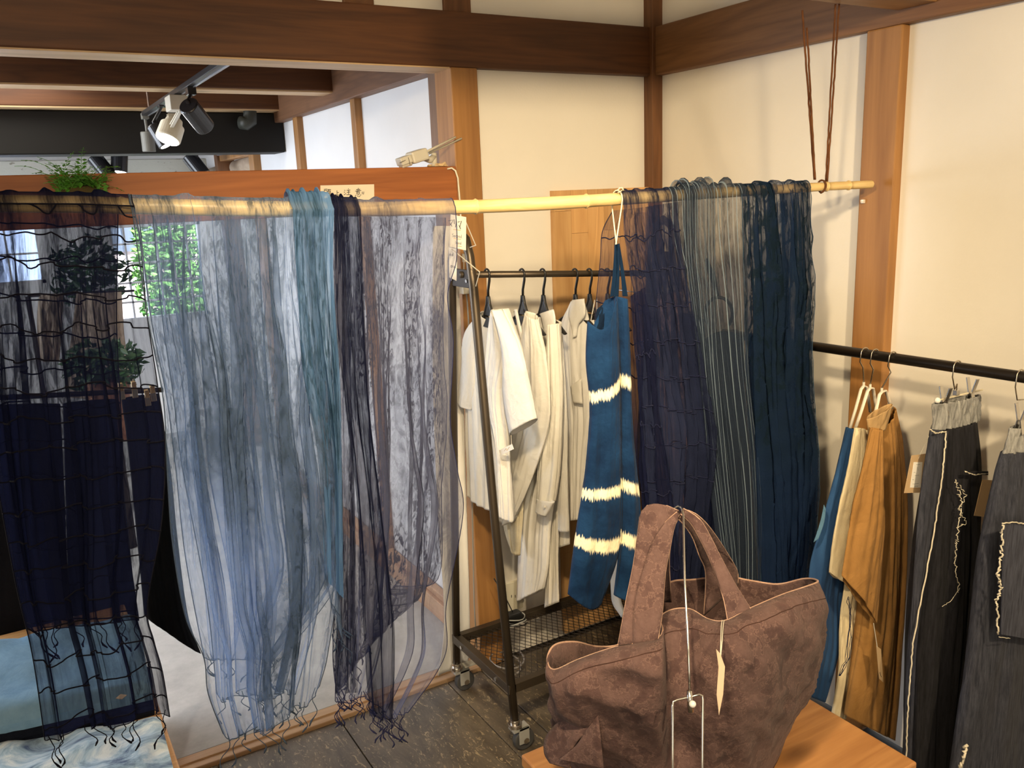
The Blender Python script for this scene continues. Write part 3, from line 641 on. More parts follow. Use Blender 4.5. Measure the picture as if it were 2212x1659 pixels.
# shirt C2, a further shirt whose body and sleeve are grouped into shirt C
x = -.600
shell('c2_body', [(1194,690),(1190,850),(1195,1000),(1198,1186)], [(1212,700),(1222,850),(1227,1000),(1229,1176)], PX(x+.01), ZX, .012, WH[3], s, 131, 3, .005)
shell('sleeve', [(1198,700),(1203,880),(1206,1030),(1207,1146)], [(1210,700),(1224,880),(1226,1030),(1229,1148)], PX(x-.02), ZX, .012, WH[0], s, 132, 2, .004)
# shirt D
x = -.524; black_hanger(x, 'black plastic hanger fourth along the rack, holding the collared white shirt')
s = shirt('shirt', x, 'white collared shirt with a breast pocket, left of the blue dress', 'shirt')
shell('body', [(1240,650),(1213,705),(1214,800),(1224,900),(1230,1000),(1234,1122)], [(1256,650),(1272,700),(1276,800),(1280,900),(1270,1000),(1262,1120)], PX(x), ZX, .022, WH[2], s, 141, 4, .007)
shell('collar', [(1236,648),(1228,680),(1236,712),(1240,728)], [(1262,645),(1264,680),(1250,700),(1244,728)], PX(x-.026), ZX, .006, WH[0], s, 142, 1, .001, nu=12, nv=12)
shell('pocket', [(1233,836),(1238,868)], [(1256,818),(1258,872)], PX(x-.034), ZX, .006, WH[1], s, 143, 1, .001, nu=8, nv=8)
# shirt E
x = -.471; black_hanger(x, 'black plastic hanger fifth along the rack, just left of the blue dress straps')
s = shirt('shirt', x, 'white camisole with thin straps hanging right behind the blue dress', 'camisole')
shell('body', [(1272,690),(1268,760),(1272,900),(1275,1060),(1262,1150)], [(1298,690),(1340,760),(1342,900),(1345,1060),(1340,1150)], PX(x), ZX, .018, WH[2], s, 151, 4, .006)
for a, b in (((1276,694),(1285,648)), ((1290,694),(1289,645))): MB().tube([on(*a, 'x', x-.01), on(*b, 'x', x-.004)], .0018, 6).build('strap', WH[2], s)
black_hanger(-.403, 'black plastic hanger sixth along the rack, seen through the smoky edge of the navy scarf')
# salmon garment at the far right end of the rack
s = empty('salmon_dress', (-.30, -.26, 1.2), 'salmon pink garment glimpsed behind the navy scarf and through the bag handles', 'dress')
PINK = cloth('salmon_cloth', (.62, .36, .27), streak=True)
x = -.385
shell('body', [(1420,640),(1412,800),(1425,1000),(1440,1250)], [(1470,630),(1478,800),(1484,1000),(1490,1255)], PX(x), ZX, .02, PINK, s, 161, 4, .008)
MB().tube([Vector((x, -.26, railz(x)+.0)) + Vector((0, .013*cos(a), .013*sin(a))) for a in [i*.3 for i in range(11)]] + [(x, -.27, 1.30), on(1450, 640, 'x', x)], .002, 6).build('hanger_hook', CHROME, s, smooth=True)
# ------------------------------------------------------------------ blue dress
def dyed():
    t = NT('indigo_tie_dye'); uv = t.N('SeparateXYZ', i_Vector=t.coords((1,1,1), 'UV')); u, v = uv.outputs[0], uv.outputs[1]
    n = t.noise(t.coords((46, 5, 1), 'UV'), 1, 5, .7); jag = t.math('MULTIPLY', t.math('SUBTRACT', n, .5), .075); vv = t.math('ADD', v, jag)
    m = None
    for c, w in ((.275, .020), (.625, .019), (.80, .022)):
        d = t.math('ABSOLUTE', t.math('SUBTRACT', vv, c)); k = t.ramp(t.math('DIVIDE', d, w), [(.75, 1.0), (1.0, .0)]); m = k if m is None else t.math('MAXIMUM', m, k)
    w = t.noise(t.coords((1,1,1)), 12, 5, .6)
    c = t.mix(t.ramp(w, [(.35, 0.0), (.7, 1.0)]), (.003, .014, .045), (.008, .036, .10)); c = t.mix(m, c, (.80, .72, .50))
    return t.pbr(c, .85, bump=w, bs=.5, bd=.02, Sheen_Weight=.03, Specular_IOR_Level=.1)
DY = dyed(); XD = -.80
def PD_(o): return lambda a, b: onpole(a, b, o)
dr = empty('sleeveless_dress', onpole(1335, 640, .06), 'indigo blue strappy dress with three white tie-dye bands, tied to the bamboo pole', 'dress')
shell('left_panel', [(1270,694),(1266,780),(1275,880),(1268,990),(1256,1080),(1242,1170),(1228,1284)], [(1332,640),(1336,780),(1338,900),(1338,1000),(1338,1100),(1334,1200),(1300,1296)], PD_(.06), PDN, .026, DY, dr, 201, 1.6, .009, nu=60, nv=110, hem=lambda u: 16*sin(pi*u), top=lambda u: 34*sin(pi*min(u*1.3, 1)))
shell('right_panel', [(1330,640),(1337,780),(1339,900),(1340,1000),(1341,1100),(1337,1200),(1326,1285)], [(1352,646),(1358,780),(1364,900),(1374,1000),(1382,1100),(1382,1200),(1392,1305)], PD_(.064), PDN, .022, DY, dr, 203, 1.3, .007, nu=40, nv=110)
shell('back_bodice', [(1290,668),(1284,720),(1280,790)], [(1332,640),(1334,720),(1334,800)], PD_(.03), PDN, .006, cloth('dark_indigo_inside', (.004,.012,.03)), dr, 204, 2, .003, nu=24, nv=24)
def ribbon(name, A, B, mat, parent, th=.0016, n=24, smooth=True):
    """a strap between two edge polylines of 3-D points"""
    def rs(P):
        P = [Vector(p) for p in P]; out = []; m = len(P)
        for k in range(n):
            t = (m-1)*k/(n-1); i = min(int(t), m-2); f = t-i
            p0, p1, p2, p3 = P[max(i-1,0)], P[i], P[i+1], P[min(i+2,m-1)]
            out.append(.5*((2*p1) + (p2-p0)*f + (2*p0-5*p1+4*p2-p3)*f*f + (3*p1-p0-3*p2+p3)*f**3))
        return out
    a, b = rs(A), rs(B); g = [[a[i].lerp(b[i], k/6) for k in range(7)] for i in range(n)]
    return MB().grid(g, lambda u, v: (u, v)).build(name, mat, parent, smooth=smooth, solid=th)
INDI = cloth('indigo_strap', (.003, .014, .038), streak=True)
p = PD_(.064); p2 = PD_(.052)
ribbon('strap', [p(1318,642), p(1324,590), p(1328,528)], [p(1326,640), p(1333,590), p(1334,528)], INDI, dr)
ribbon('strap', [p(1326,642), p(1331,590), p(1330,528)], [p(1336,640), p(1338,590), p(1337,528)], INDI, dr)
ribbon('strap', [p2(1345,640), p2(1340,580), p2(1331,528)], [p2(1356,640), p2(1347,580), p2(1338,526)], INDI, dr)
lp = empty('string_loop', onpole(1333, 430), 'knotted cream string looped over the pole, holding up the blue dress', 'string')
q = poleat(onpole(1333, 430).x); k = [q + Vector((0, -.0185*cos(a), .0185*sin(a))) for a in [i*.35-.3 for i in range(11)]]
MB().tube([onpole(1330, 530, .060)] + [q + Vector((-.004, -.02, -.02))] + k + [q + Vector((0, .018, -.02)), onpole(1332, 530, .052)], .0016, 6).build('loop', plain('cream_string', (.80,.70,.45), .8), lp, smooth=True)
MB().tube(wig([q+Vector((-.012,-.018,.014)), q+Vector((.004,-.02,.019)), q+Vector((-.004,-.02,.024)), q+Vector((-.018,-.02,.018))], 3, .002, 4), .0014, 5).build('knot', plain('cream_knot', (.80,.70,.45), .8), lp, smooth=True)
# white cloth hem under the dress
s = empty('white_skirt', on(1330, 1270, 'x', -.5), 'curved white hem of a garment peeping out below the blue dress', 'skirt')
shell('hem', [(1318,1180),(1320,1275),(1326,1308),(1345,1334)], [(1345,1180),(1340,1270),(1342,1300),(1352,1328)], PX(-.52), ZX, .01, WH[2], s, 171, 1, .002, nu=14, nv=24)
# ------------------------------------------------------------------ hanging white cloth at the doorway
s = empty('door_curtain', (-.84, -.02, 1.4), 'long white cotton cloth hanging in the doorway against the wooden post', 'curtain')
shell('drape', [(935,488),(935,800),(945,1100),(960,1330),(946,1460)], [(985,488),(1000,800),(1008,1100),(1014,1350),(1009,1432)], PY(-.035), ZY, .004, cloth('bright_white_cotton', (.82,.80,.75), (.80,.78,.74), ws=8, wrinkle=.3), s, 181, 2, .005)
# ------------------------------------------------------------------ floor-standing rail at the right with garments
XRR = -.17; ZR = 1.2
rr_ = empty('garment_rail', (XRR, -1.3, 0), 'black pipe rail along the right wall with tees and denim skirts on it', 'clothes rail')
_ra, _rb = on(1757, 748, 'x', XRR), on(2212, 815, 'x', XRR)
def rz(y): return _ra.z + (_ra.y-y)/(_ra.y-_rb.y)*(_rb.z-_ra.z)
PIPE = plain('black_pipe', (.03, .024, .02), .35, .6)
MB().tube([(XRR, -.52, rz(-.52)), (XRR, -2.1, rz(-2.1))], .0125, 14).build('rail', PIPE, rr_, smooth=True)
for y in (-.53, -2.08):
    MB().tube([(XRR, y, .02), (XRR, y, rz(y))], .0125, 12).build('upright', PIPE, rr_, smooth=True); MB().box((XRR-.15, y-.015, 0), (XRR+.18, y+.015, .02)).build('foot', PIPE, rr_)
WIRE = plain('nickel_wire', (.62, .56, .46), .25, 1)
def wire_hanger(y, ptop, lend, rend, label, tilt=0):
    z = rz(y); h = empty('clothes_hanger', (XRR, y, z), label, 'hanger', None)
    hk = [Vector((XRR + .0155*cos(a), y+tilt*(.3), z + .0155*sin(a))) for a in [-.5+i*.4 for i in range(9)]]
    P = on(*ptop, 'y', y); MB().tube(hk + [Vector((XRR-.017, y, z-.018)), Vector((XRR-.004, y, z-.035)), P], .0017, 6).build('hook', WIRE, h, smooth=True)
    MB().tube([P, P-Vector((0,0,.012))], .0032, 8).build('ferrule', WHTP, h)
    a, b = on(*lend, 'y', y), on(*rend, 'y', y)
    MB().tube([P-Vector((0,0,.01)), P.lerp(a, .12)-Vector((.004,0,.004)), P.lerp(a, .6), a], .0048, 8, flat=.55).build('shoulder_arm', plain('white_flocked', (.80,.74,.62), .7), h, smooth=True)
    MB().tube([P-Vector((0,0,.01)), P.lerp(b, .25)+Vector((.004,0,.006)), P.lerp(b, .6)+Vector((.004,0,0)), b], .0048, 8, flat=.55).build('shoulder_arm', plain('white_flocked_b', (.66,.60,.50), .7), h, smooth=True)
    return h
yb, yw, yt = on(1868,767,'x',XRR).y, on(1881,769,'x',XRR).y-.012, on(1905,772,'x',XRR).y-.03
wire_hanger(yb, (1866,825), (1836,925), (1880,890), 'white slim hanger holding the blue top, leftmost of the three on the black rail')
wire_hanger(yw, (1880,830), (1848,925), (1893,885), 'white slim hanger in the middle of the three on the black rail')
wire_hanger(yt, (1905,838), (1882,925), (1926,882), 'white slim hanger holding the tan tee on the black rail')
BLUE = cloth('blue_jersey', (.030, .085, .21), (.020, .055, .15), streak=True, ws=10)
s = empty('jersey_top', (XRR, yb, 1.05), 'mid-blue jersey top with a teal patch, leftmost on the black rail', 'top')
shell('body', [(1832,924),(1806,1020),(1772,1140),(1748,1240),(1752,1380),(1740,1500)], [(1846,926),(1842,1050),(1836,1180),(1815,1300),(1812,1400),(1782,1515)], PY(yb), ZY, .014, BLUE, s, 301, 3, .006)
ribbon('patch', [on(1780,1090,'y',yb-.024), on(1771,1130,'y',yb-.024), on(1757,1172,'y',yb-.022)], [on(1784,1100,'y',yb-.031), on(1780,1130,'y',yb-.031), on(1768,1164,'y',yb-.030)], cloth('teal_patch', (.09,.19,.30)), s, n=10)
CREAM = cloth('cream_jersey', (.78, .68, .46), (.72, .60, .38), ws=12)
s = empty('cream_tee', (XRR, yw, 1.05), 'cream tee with dark loose threads between the blue top and tan tee', 'T-shirt')
shell('body', [(1850,926),(1835,1100),(1825,1250),(1815,1340),(1812,1450),(1796,1545)], [(1876,930),(1880,1100),(1872,1250),(1856,1330),(1844,1450),(1826,1552)], PY(yw), ZY, .012, CREAM, s, 311, 3, .005)
shell('sleeve', [(1848,924),(1830,1020),(1808,1120),(1792,1236)], [(1866,926),(1880,1040),(1872,1150),(1838,1252)], PY(yw-.02), ZY, .012, CREAM, s, 312, 2, .004, hem=lambda u: 10*sin(pi*u))
for k in range(4):
    MB().tube(wig([on(1830+k*2,1290,'y',yw-.04), on(1836+k,1330,'y',yw-.04), on(1828+k*3,1420,'y',yw-.04), on(1812+k,1460,'y',yw-.038)], 4, .0025, 70+k), .0008, 4).build('loose_thread', thread((.02,.025,.06)), s)
TAN = cloth('tan_cotton', (.36, .19, .062), (.29, .15, .046), ws=11, wrinkle=.7)
s = empty('tan_tee', (XRR, yt, 1.05), 'long tan ochre tee with a raw frayed neckline, hanging right of the cream one', 'T-shirt')
shell('body', [(1884,928),(1876,1100),(1862,1300),(1846,1430),(1826,1545)], [(1928,878),(1946,960),(1957,1100),(1958,1300),(1948,1450),(1934,1600)], PY(yt+.01), ZY, .026, TAN, s, 321, 4, .010, nu=60, nv=90)
shell('sleeve', [(1882,926),(1864,1010),(1842,1120),(1820,1245)], [(1900,926),(1906,1060),(1908,1180),(1893,1348)], PY(yt-.045), ZY, .014, TAN, s, 322, 3, .006)
shell('collar', [(1872,905),(1876,935)], [(1926,872),(1912,925)], PY(yt-.02), ZY, .012, cloth('tan_neck', (.46,.30,.14)), s, 323, 3, .004, nu=24, nv=10)
tg = empty('price_tag', on(1896, 1400, 'y', yt-.06), 'narrow kraft tag on a white string hanging from the tan tee\'s sleeve', 'tag')
pf = PY(yt-.068); MB().poly([pf(1893,1395), pf(1903,1402), pf(1908,1474), pf(1899,1466)], ZY, .0008).build('paper', KRAFT, tg); MB().tube([pf(1887,1346), pf(1895,1398)], .0009, 5).build('string', WHTP, tg)
MB().tube([pf(1900,1452)+ZY*.001, pf(1903,1462)+ZY*.001], .0008, 4).build('lettering', INK, tg)
# denim skirts on clip hangers
def denim(n, c1, c2):
    t = NT(n); a = t.noise(t.coords((30, 30, 3)), 6, 5, .7); b = t.noise(t.coords((1,1,1)), 700, 2)
    return t.pbr(t.ramp(a, [(.35, c1), (.7, c2)]), .9, bump=b, bs=.3, bd=.002, Sheen_Weight=.02, Specular_IOR_Level=.1)
DN1 = denim('black_denim', (.010, .010, .012), (.024, .024, .030)); DN2 = denim('washed_dark_denim', (.022, .024, .034), (.060, .064, .085)); DN3 = denim('grey_waistband', (.17, .17, .17), (.36, .36, .34))
FRAY = cloth('frayed_cotton', (.72, .66, .52), weave=200)
def clip_hanger(y, hook, bar, clips, label):
    z = rz(y); h = empty('clip_hanger', (XRR, y, z), label, 'hanger', None)
    hk = [Vector((XRR + .0155*cos(a), y, z + .0155*sin(a))) for a in [-.5+i*.4 for i in range(9)]]; P = on(*hook, 'y', y)
    MB().tube(hk + [Vector((XRR-.016, y, z-.02)), Vector((XRR-.004, y, z-.05)), Vector((P.x, y, P.z+.02)), P], .0016, 6).build('hook', WIRE, h, smooth=True)
    MB().box(P-Vector((.006,.005,.006)), P+Vector((.006,.005,.006))).build('collar', CHROME, h, bevel=.001)
    a, b = on(*bar[0], 'y', y), on(*bar[1], 'y', y); MB().tube([a, b], .0022, 8).build('cross_bar', plain('cream_bar', (.72,.64,.46), .4), h)
    MB().ball(a, .0068, 8).build('end_ball', plain('white_bead', (.82,.80,.74), .3), h, smooth=True)
    for c in clips:
        q = on(*c, 'y', y-.004); m = MB()
        for s_ in (-1, 1): m.beam(q+Vector((.002, s_*.012, .032)), q+Vector((0, s_*.003, -.004)), .012, .003, up=Vector((0,1,0))); m.beam(q+Vector((0, s_*.003, -.002)), q+Vector((0, s_*.009, -.034)), .012, .003, up=Vector((0,1,0)))
        m.build('clip', CHROME, h, bevel=.0008)
    return h
y1 = on(2068,795,'x',XRR).y
clip_hanger(y1, (2066,848), ((2025,865),(2122,842)), [(2040,866),(2098,846)], 'chrome clip hanger gripping the gathered grey waistband of the dark skirt')
s = empty('denim_skirt', (XRR, y1, 1.12), 'long black denim skirt with a gathered grey waistband and white frayed seams', 'skirt')
prof = lambda v: .5+.5*min(v*3, 1)
shell('waistband', [(2014,873),(2016,900),(2011,930)], [(2117,852),(2112,880),(2113,908)], PY(y1), ZY, .014, DN3, s, 401, 11, .006, nu=110, nv=24, grow=0)
shell('washed_panel', [(2012,928),(1992,1040),(1980,1160),(1970,1350),(1955,1720)], [(2046,932),(2036,1040),(2012,1180),(1972,1400),(1958,1720)], PY(y1-.022), ZY, .010, DN2, s, 402, 2, .003)
shell('skirt', [(2016,930),(2000,1040),(1984,1160),(1972,1350),(1957,1720)], [(2113,905),(2124,1010),(2122,1150),(2108,1400),(2070,1720)], PY(y1), ZY, .035, DN1, s, 403, 5, .012, nu=80, nv=80, prof=prof)
def fray(pts, r, seed, parent, amp=.0016, n=26): MB().tube(wig(pts, n, amp, seed), r*.8, 5).build('frayed_seam', FRAY, parent, smooth=True)
pf = PY(y1-.038); fray([pf(2044,932), pf(2036,1030), pf(2014,1170), pf(1972,1390), pf(1962,1520), pf(1957,1640)], .0022, 1, s, .0010, 18)
fray([pf(2010,928), pf(2020,936), pf(2044,932)], .0016, 2, s)
pf = PY(y1-.056); fray([pf(2066,1035), pf(2076,1090), pf(2068,1150), pf(2064,1200), pf(2070,1280)], .0013, 3, s, .004, 22)
fray([pf(2074,1050), pf(2088,1070), pf(2072,1100), pf(2086,1130), pf(2066,1140)], .0009, 5, s, .003, 10)
fray([pf(2074,1270), pf(2052,1300), pf(2035,1310)], .0009, 6, s, .001, 6)
pf = PY(y1-.05); fray([pf(2084,1018), pf(2104,1026), pf(2134,1022)], .0022, 4, s, .0008, 8)
MB().grid([[pf(2083,1018), pf(2134,1018)], [pf(2083,1026), pf(2134,1026)]]).build('pocket_edge', DN1, s, solid=.002)
y2 = y1-.14
clip_hanger(y2, (2250,880), ((2203,912),(2300,880)), [(2204,904),(2280,880)], 'chrome clip hanger of the washed denim skirt at the right edge')
s = empty('denim_skirt', (XRR, y2, 1.1), 'washed grey-navy denim skirt with a white-edged patch pocket, at the right edge', 'skirt')
shell('waistband', [(2182,925),(2172,955),(2164,980)], [(2290,905),(2290,930),(2290,960)], PY(y2), ZY, .016, DN3, s, 411, 9, .006, nu=80, nv=20, grow=0)
shell('skirt', [(2166,978),(2150,1040),(2120,1200),(2094,1400),(2048,1720)], [(2290,958),(2300,1100),(2330,1300),(2320,1500),(2300,1720)], PY(y2), ZY, .040, DN2, s, 412, 4, .012, nu=80, nv=80, prof=prof)
pf = PY(y2-.062)
MB().grid([[pf(2168,1130), pf(2290,1122)], [pf(2162,1370), pf(2290,1392)]]).build('patch_pocket', denim('pocket_denim', (.030,.033,.048), (.075,.08,.11)), s, solid=.002)
pf = PY(y2-.066); fray([pf(2166,1130), pf(2190,1128), pf(2214,1132), pf(2290,1124)], .002, 8, s, .001, 8)
fray([pf(2164,1132), pf(2163,1190), pf(2156,1240), pf(2162,1270), pf(2152,1300), pf(2156,1370)], .0024, 9, s, .003, 18); fray([pf(2158,1376), pf(2182,1379)], .0010, 12, s, .0006, 6)
pf = PY(y1-.058); fray([on(2086,1610,'y',y2-.07), on(2080,1640,'y',y2-.07), on(2072,1665,'y',y2-.07)], .004, 15, s, .003, 10)
def tagk(pts, y, label, txt=None, sticker=None):
    pf = PY(y); c = pf(*pts[0]); t_ = empty('price_tag', c, label, 'tag'); MB().poly([pf(*p) for p in pts], ZY, .0008).build('card', KRAFT, t_); return t_, pf
t_, pf = tagk([(1969,984),(2000,980),(1996,1064),(1953,1065)], y1+.01, 'kraft price card with a white printed sticker, hanging left of the black denim skirt')
MB().tube([pf(1984,990), pf(2000,955), pf(2012,930)], .0009, 5).build('string', WHTP, t_)
st_ = MB().poly([pf(1973,998)+ZY*.0008, pf(1992,998)+ZY*.0008, pf(1988,1053)+ZY*.0008, pf(1965,1053)+ZY*.0008], ZY, .0004).build('sticker', PAPER, t_)
m = MB()
for (a, b) in (((1978,1003),(1986,1003)), ((1981,1009),(1982,1016)), ((1973,1020),(1976,1020)), ((1975,1027),(1984,1026)), ((1970,1036),(1973,1036)), ((1970,1045),(1983,1044)), ((1974,1050),(1982,1050))): m.tube([pf(*a)+ZY*.0013, pf(*b)+ZY*.0013], .0005, 4)
m.build('lettering', GRYP, st_)
tagk([(2122,1036),(2150,1038),(2140,1118),(2104,1114)], y1-.045, 'plain kraft card hanging between the two denim skirts')
# dark garments folded over the rail behind the scarves
ND = cloth('dark_indigo_cloth', (.010, .016, .036), (.018, .032, .06), streak=True)
s = empty('indigo_trousers', (XRR, -.64, 1.2), 'dark indigo trousers folded over the black rail behind the teal scarf', 'trousers')
shell('legs', [(1612,735),(1618,900),(1630,1100),(1650,1300)], [(1748,745),(1750,900),(1744,1100),(1730,1290)], PX(XRR-.01), ZX, .012, ND, s, 501, 4, .006, prof=lambda v: .4+.6*v)
s = empty('indigo_skirt', (XRR, -.55, 1.15), 'dark indigo garment on the black rail behind the striped scarf', 'skirt')
shell('body', [(1524,735),(1512,850),(1520,1050),(1530,1300)], [(1606,722),(1612,900),(1625,1100),(1640,1300)], PX(XRR), ZX, .02, ND, s, 503, 4, .006, top=lambda u: -14*sin(pi*u))
s = empty('navy_blouse', (XRR, -.40, 1.15), 'dark navy blouse at the hidden end of the black rail behind the puckered navy scarf', 'blouse')
shell('body', [(1402,700),(1400,850),(1412,1050),(1425,1290)], [(1520,690),(1530,850),(1535,1050),(1540,1300)], PX(XRR-.03), ZX, .014, ND, s, 505, 4, .006, top=lambda u: -18*sin(pi*u))
s = empty('scarf_ring_hanger', on(1550, 670, 'x', XRR), 'black ring-shaped hanger seen through the striped scarf', 'hanger')
c = on(1552, 678, 'x', XRR-.01); e1 = on(1582, 678, 'x', XRR-.01)-c; e2 = on(1552, 642, 'x', XRR-.01)-c
MB().tube([c + e1*cos(a) + e2*sin(a) for a in [-.7+i*.25 for i in range(19)]], .0052, 8).build('ring', BLKP, s, smooth=True)
MB().tube([c+e2, on(1540,600,'x',XRR-.01), on(1525,560,'x',XRR-.01)], [.004,.010,.006], 8).build('handle', BLKP, s, smooth=True)
# ------------------------------------------------------------------ low wooden table with the big bag
ZT_ = .45
ta, tb, tc = on(1975,1650,'z',ZT_), on(1755,1505,'z',ZT_), on(1125,1630,'z',ZT_)
tx0, tx1, ty0, ty1 = tc.x, (ta.x+tb.x)/2, ta.y, tc.y
tt = empty('display_table', ((tx0+tx1)/2, (ty0+ty1)/2, 0), 'low orange-brown wooden display table under the big brown tote bag', 'table')
MB().box((tx0, ty0, ZT_-.028), (tx1, ty1, ZT_)).build('tabletop', TABLE, tt, bevel=.004)
for x in (tx0+.04, tx1-.04):
    for y in (ty0+.04, ty1-.04): MB().box((x-.02, y-.02, 0), (x+.02, y+.02, ZT_-.028)).build('leg', TABLE, tt, bevel=.003)
MB().box((tx0+.03, ty0+.035, ZT_-.08), (tx1-.03, ty1-.035, ZT_-.028)).build('apron', TABLE, tt)
def bagmat():
    t = NT('brown_corduroy'); v = t.coords((1,1,1)); a = t.noise(v, 7, 6, .62, 0); b = t.noise(v, 30, 7, .66, 0); f = t.noise(v, 900, 2)
    c = t.ramp(a, [(.32, (.048, .028, .029)), (.7, (.112, .066, .062))])
    cr = t.math('ABSOLUTE', t.math('SUBTRACT', b, .5)); c = t.mix(t.ramp(cr, [(0.0, .42), (.018, 0.0)]), c, (.30, .19, .16)); c = t.mix(t.ramp(b, [(.38, 0.0), (.85, .55)]), c, (.24, .155, .14))
    h = t.math('ADD', t.math('MULTIPLY', b, .5), t.math('ADD', t.math('MULTIPLY', a, .8), t.math('MULTIPLY', f, .04)))
    return t.pbr(c, .95, bump=h, bs=.6, bd=.02, Sheen_Weight=.06, Specular_IOR_Level=.08)
BAG = bagmat(); EDGE = cloth('worn_light_edge', (.50, .33, .25), (.36, .22, .17))
bg = empty('tote_bag', on(1450, 1659, 'z', ZT_), 'large slouchy brown corduroy tote bag hung by its handles on a wire stand', 'bag')
rim = [(1183,1432,1.52),(1199,1447,1.495),(1250,1425,1.475),(1330,1398,1.455),(1415,1382,1.44),(1431,1360,1.47),(1424,1336,1.53),(1450,1318,1.555),(1490,1316,1.545),(1530,1338,1.52),(1568,1341,1.50),(1620,1315,1.515),(1690,1285,1.555),(1740,1268,1.60),
       (1766,1257,1.66),(1757,1251,1.72),(1732,1251,1.76),(1680,1262,1.80),(1620,1254,1.82),(1570,1246,1.82),(1500,1252,1.80),(1440,1262,1.78),(1395,1330,1.73),(1345,1388,1.69),(1292,1397,1.65),(1245,1387,1.61),(1206,1390,1.575),(1188,1405,1.545)]
r2 = [(1184,1520,1.53),(1205,1540,1.49),(1250,1530,1.45),(1330,1520,1.425),(1415,1505,1.40),(1437,1500,1.43),(1438,1495,1.46),(1455,1490,1.475),(1490,1485,1.47),(1535,1480,1.45),(1580,1475,1.44),(1630,1455,1.455),(1690,1425,1.50),(1745,1400,1.57),
      (1772,1390,1.65),(1768,1390,1.73),(1745,1390,1.78),(1690,1400,1.82),(1630,1410,1.84),(1570,1410,1.84),(1500,1420,1.82),(1440,1430,1.80),(1395,1450,1.76),(1345,1480,1.72),(1292,1500,1.68),(1245,1510,1.64),(1212,1510,1.59),(1190,1512,1.56)]
def z_on(x, y): return on(x, y, 'z', ZT_+.004)
b3 = [(1210,1600),(1225,1640),(1260,1690),(1320,1730),(1390,1760),(1430,1770),(1440,1770),(1460,1770),(1500,1765),(1540,1760),(1590,1740),(1630,1710),(1660,1675),(1680,1640),
      (1690,1610),(1685,1590),(1670,1575),(1640,1560),(1600,1550),(1550,1550),(1490,1555),(1430,1560),(1380,1565),(1335,1570),(1290,1575),(1250,1580),(1225,1585),(1214,1590)]
def cr_closed(P, n):
    m = len(P); out = []
    for k in range(m*n):
        i = k//n; f = (k % n)/n; p0, p1, p2, p3 = P[(i-1) % m], P[i], P[(i+1) % m], P[(i+2) % m]
        out.append(.5*((2*p1) + (p2-p0)*f + (2*p0-5*p1+4*p2-p3)*f*f + (3*p1-p0-3*p2+p3)*f**3))
    return out
A = cr_closed([at(*p) for p in rim], 6); B = cr_closed([at(*p) for p in r2], 6); Cc = cr_closed([z_on(*p) for p in b3], 6)
cen = sum(Cc, Vector())/len(Cc); rows = []; NR = 60
for j in range(NR+1):
    v = j/NR; row = []
    for i in range(len(A)):
        a, b, c = A[i], B[i], Cc[i]
        w0, w1, w2 = (1-v)*(1-2*v), 4*v*(1-v), v*(2*v-1)
        p = a*w0 + b*w1 + c*w2 if v < .5 else b.lerp(c, (v-.5)*2)*.55 + (a*w0+b*w1+c*w2)*.45
        out = (p-cen); out.z = 0; out = out.normalized() if out.length > 1e-5 else Vector((1,0,0))
        e = min(v*3, 1)*min((1-v)*4, 1)
        u = i/len(A); q = p*9
        dd = .016*noise.noise(Vector((q.x, q.y, q.z*.8+5))) + .010*(1-abs(noise.noise(Vector((q.x*1.6+q.z*1.1, q.y*1.6, q.z*.9+9))))*3) + .003*noise.noise(p*60)
        row.append(p + out*dd*e)
    rows.append(row)
mb = MB(); mb.grid(rows, lambda u, v: (u*3, v), closed=True)
mb.build('bag_body', BAG, bg, smooth=True, solid=.0022)
bt = MB(); n = len(Cc); bt.add([cen] + [p+Vector((0,0,.001)) for p in Cc], [(0, 1+i, 1+(i+1) % n) for i in range(n)]); bt.build('bag_base', BAG, bg)
MB().tube(rows[0] + [rows[0][0], rows[0][1]], .0021, 6).build('rim_edge', EDGE, bg, smooth=True)
hb_ = [rows[11][i] + ((rows[11][i]-cen).normalized())*.0012 for i in range(0, 84)]
MB().tube(hb_, .0009, 4).build('hem_stitching', cloth('bag_stitch', (.07,.035,.028)), bg, smooth=True)
# gusset folded out at the lower left
g0 = [at(1262,1518,1.50), at(1215,1552,1.52), at(1180,1590,1.535), at(1176,1625,1.53), at(1188,1648,1.525)]; g1 = [at(1290,1560,1.46), at(1270,1580,1.47), at(1248,1600,1.48), at(1236,1625,1.49), at(1230,1660,1.50)]
ribbon('gusset_fold', g0, g1, BAG, bg, .003); MB().tube(cr_closed(g0, 1), .0012, 5).build('fold_edge', EDGE, bg) if False else None
g2 = [at(1292,1545,1.455), at(1298,1600,1.45), at(1304,1660,1.46)]; g3 = [at(1262,1585,1.475), at(1245,1610,1.48), at(1208,1640,1.50)]
ribbon('gusset_fold', g2, g3, BAG, bg, .003)
